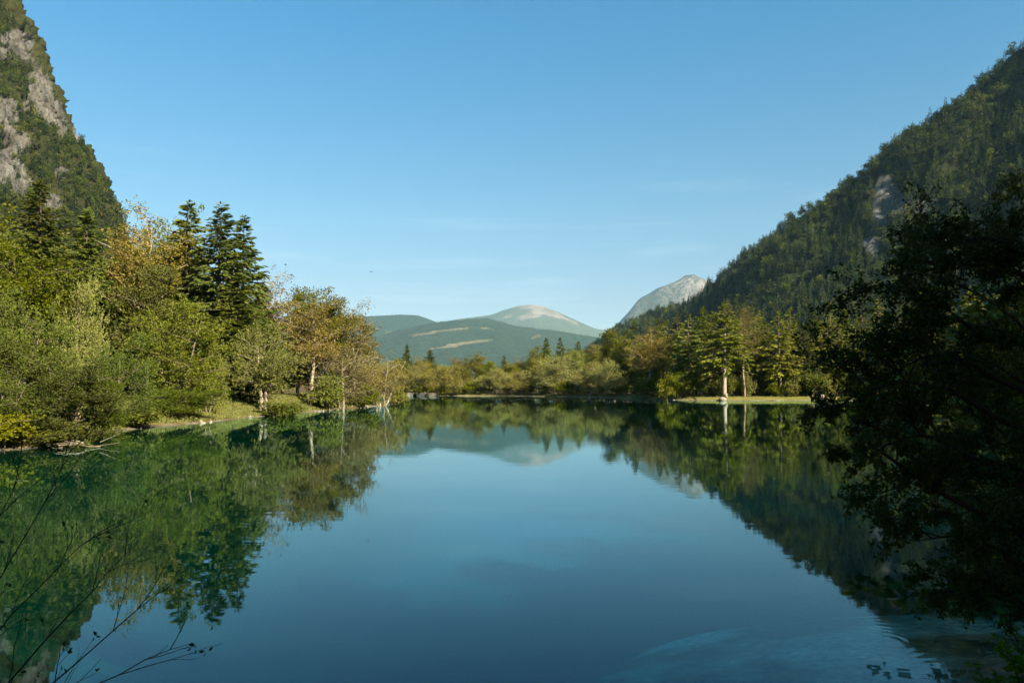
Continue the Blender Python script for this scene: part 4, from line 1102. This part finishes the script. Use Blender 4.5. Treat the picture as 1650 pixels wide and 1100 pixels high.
def bank_z(x, y): return gz1(x, y)
bx, by = 5.4, 7.0
limb_tree('dark shaded tree with arching boughs over the water at the right edge', (bx, by, bank_z(bx, by)), [
    [(1660, 880, 6.6), (1560, 810, 6.4), (1460, 765, 6.2), (1420, 720, 6.0), (1370, 700, 5.9)],
    [(1640, 700, 6.6), (1560, 640, 6.4), (1460, 610, 6.3), (1390, 635, 6.1), (1330, 655, 6.0)],
    [(1660, 560, 6.8), (1560, 520, 6.6), (1460, 500, 6.5), (1400, 540, 6.4)],
    [(1660, 450, 7.0), (1590, 420, 6.8), (1500, 430, 6.7), (1420, 470, 6.6)],
    [(1680, 420, 7.0), (1620, 390, 7.0), (1560, 380, 6.9), (1500, 410, 6.9)],
    [(1660, 800, 6.6), (1550, 720, 6.5), (1460, 690, 6.4), (1370, 745, 6.2)],
    [(1660, 920, 6.7), (1600, 880, 6.6), (1540, 860, 6.5), (1480, 870, 6.4)],
    [(1670, 640, 6.8), (1580, 590, 6.7), (1500, 570, 6.6), (1440, 600, 6.5)],
    [(1660, 760, 6.8), (1590, 740, 6.7), (1520, 740, 6.6), (1440, 800, 6.5)],
    [(1660, 980, 6.8), (1600, 960, 6.7), (1530, 950, 6.7)]],
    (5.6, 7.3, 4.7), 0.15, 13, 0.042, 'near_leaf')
bx2, by2 = 8.6, 11.5
limb_tree('second shaded tree behind the arching boughs at the right edge', (bx2, by2, bank_z(bx2, by2)), [
    [(1680, 760, 11.4), (1600, 680, 11.2), (1500, 640, 11.0), (1420, 680, 10.8)],
    [(1680, 560, 11.4), (1600, 480, 11.2), (1500, 440, 11.0), (1440, 420, 10.8)],
    [(1690, 440, 11.6), (1630, 380, 11.5), (1560, 350, 11.4)],
    [(1680, 840, 11.4), (1600, 800, 11.2), (1500, 780, 11.0)],
    [(1680, 640, 11.4), (1600, 580, 11.2), (1520, 560, 11.0), (1460, 590, 10.8)]],
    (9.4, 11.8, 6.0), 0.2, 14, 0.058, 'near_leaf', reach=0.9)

# bare thin shrub in the near left corner
b, c, lp = MB(), MB(), []
sbase = np.array([-3.9, 4.4, 0.25])
for tip, mid, r in [((302, 1038, 4.6), (140, 1085, 4.3), 0.011), ((275, 935, 4.9), (150, 1045, 4.4), 0.012), ((225, 870, 5.0), (110, 985, 4.5), 0.013), ((125, 700, 4.9), (75, 850, 4.5), 0.010), ((175, 850, 5.1), (60, 905, 4.5), 0.010), ((40, 740, 4.9), (10, 850, 4.5), 0.008)]:
    T, Mi = at(*tip), at(*mid)
    st = sbase + rng.normal(size=3) * np.array([0.25, 0.2, 0.02])
    ln = np.stack([bez(st, Mi, T, 12)[:, i] for i in range(3)], 1); ln[1:-1] += rng.normal(size=(10, 3)) * 0.008
    b.tube(ln, np.linspace(r * 0.7, 0.0014, 12), 6)
    for s in np.linspace(0.3, 0.96, 7):
        i = min(int(s * 11), 10); td = unit(ln[i + 1] - ln[i])
        nd = unit(td * 1.0 + unit(np.cross(td, rng.normal(size=3))) * 0.7 + np.array([0, 0, 0.35]))
        grow(b, lp, ln[i], nd, rng.uniform(0.2, 0.5), 0.0034, 1, 0.04, 2, 0.10, 0.5, 0.7)
P = np.concatenate([q[[-1]] for q in lp if rng.random() < 0.35])
c.leaves(np.repeat(P, 3, 0) + rng.normal(size=(len(P) * 3, 3)) * 0.008, rng.normal(size=(len(P) * 3, 3)) + np.array([0, 0, .3]), 0.035 * rng.uniform(0.6, 1.2, len(P) * 3), 0.28)
e = bpy.data.objects.new('bare_shrub', None); COL.objects.link(e); e.location = sbase
e['label'] = 'leafless dark shrub with thin twigs in the near left corner'; e['category'] = 'shrub'
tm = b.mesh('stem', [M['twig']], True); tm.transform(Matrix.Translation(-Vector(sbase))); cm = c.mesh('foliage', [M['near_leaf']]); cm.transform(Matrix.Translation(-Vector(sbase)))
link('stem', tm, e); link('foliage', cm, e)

# small leafy plants on the bank in the lower right corner
def bank_plant(x, y, h, n, label, seed):
    global rng
    keep = rng; rng = np.random.default_rng(seed)
    b, c = MB(), MB()
    for i in range(n):
        a = rng.uniform(0, 6.28); top = np.array([math.cos(a) * h * 0.35, math.sin(a) * h * 0.35, h * rng.uniform(0.7, 1.05)])
        ln = bez(np.array([0, 0, -0.05]), np.array([0, 0, h * 0.6]), top, 7)
        b.tube(ln, np.linspace(0.006, 0.002, 7), 4)
        for q in ln[2:]:
            m = 4; aa = rng.uniform(0, 6.28, m)
            c.leaves(np.repeat(q[None], m, 0), np.stack([np.cos(aa), np.sin(aa), rng.uniform(-0.1, 0.5, m)], 1), rng.uniform(0.06, 0.11, m), 0.26)
    e = bpy.data.objects.new('leafy_plant', None); COL.objects.link(e); e.location = (x, y, bank_z(x, y))
    e['label'] = label; e['category'] = 'plant'; e['group'] = 'leafy plants on the near bank'
    link('stem', b.mesh('stem', [M['bark_dark']]), e); link('foliage', c.mesh('foliage', [M['bank_leaf']]), e)
    rng = keep
bank_plant(4.72, 7.55, 0.55, 7, 'bright green leafy plant lowest in the right corner', 1)
bank_plant(4.98, 7.85, 0.7, 7, 'leafy plant at the right edge above the lowest plant', 2)
bank_plant(4.32, 7.35, 0.4, 5, 'small leafy plant nearest the water at the lower right', 3)

# ------------------------------------------------------------------ air
t = NT('haze_air')
pv = t.new('VolumePrincipled')
pv.inputs['Color'].default_value = (0.36, 0.67, 0.90, 1)
pv.inputs['Density'].default_value = 2.9e-5
pv.inputs['Anisotropy'].default_value = 0.0
pv.inputs['Density Attribute'].default_value = ''
pv.inputs['Temperature Attribute'].default_value = ''
pv.inputs['Color Attribute'].default_value = ''
t.link(pv.outputs[0], t.out.inputs['Volume'])
b = MB(); boxes(b, (-10800, -2400, -12), (10800, 20000, 1600))
haze = link('haze', b.mesh('haze', [t.m]), kind='stuff', label='thin blue summer haze filling the valley', category='haze')
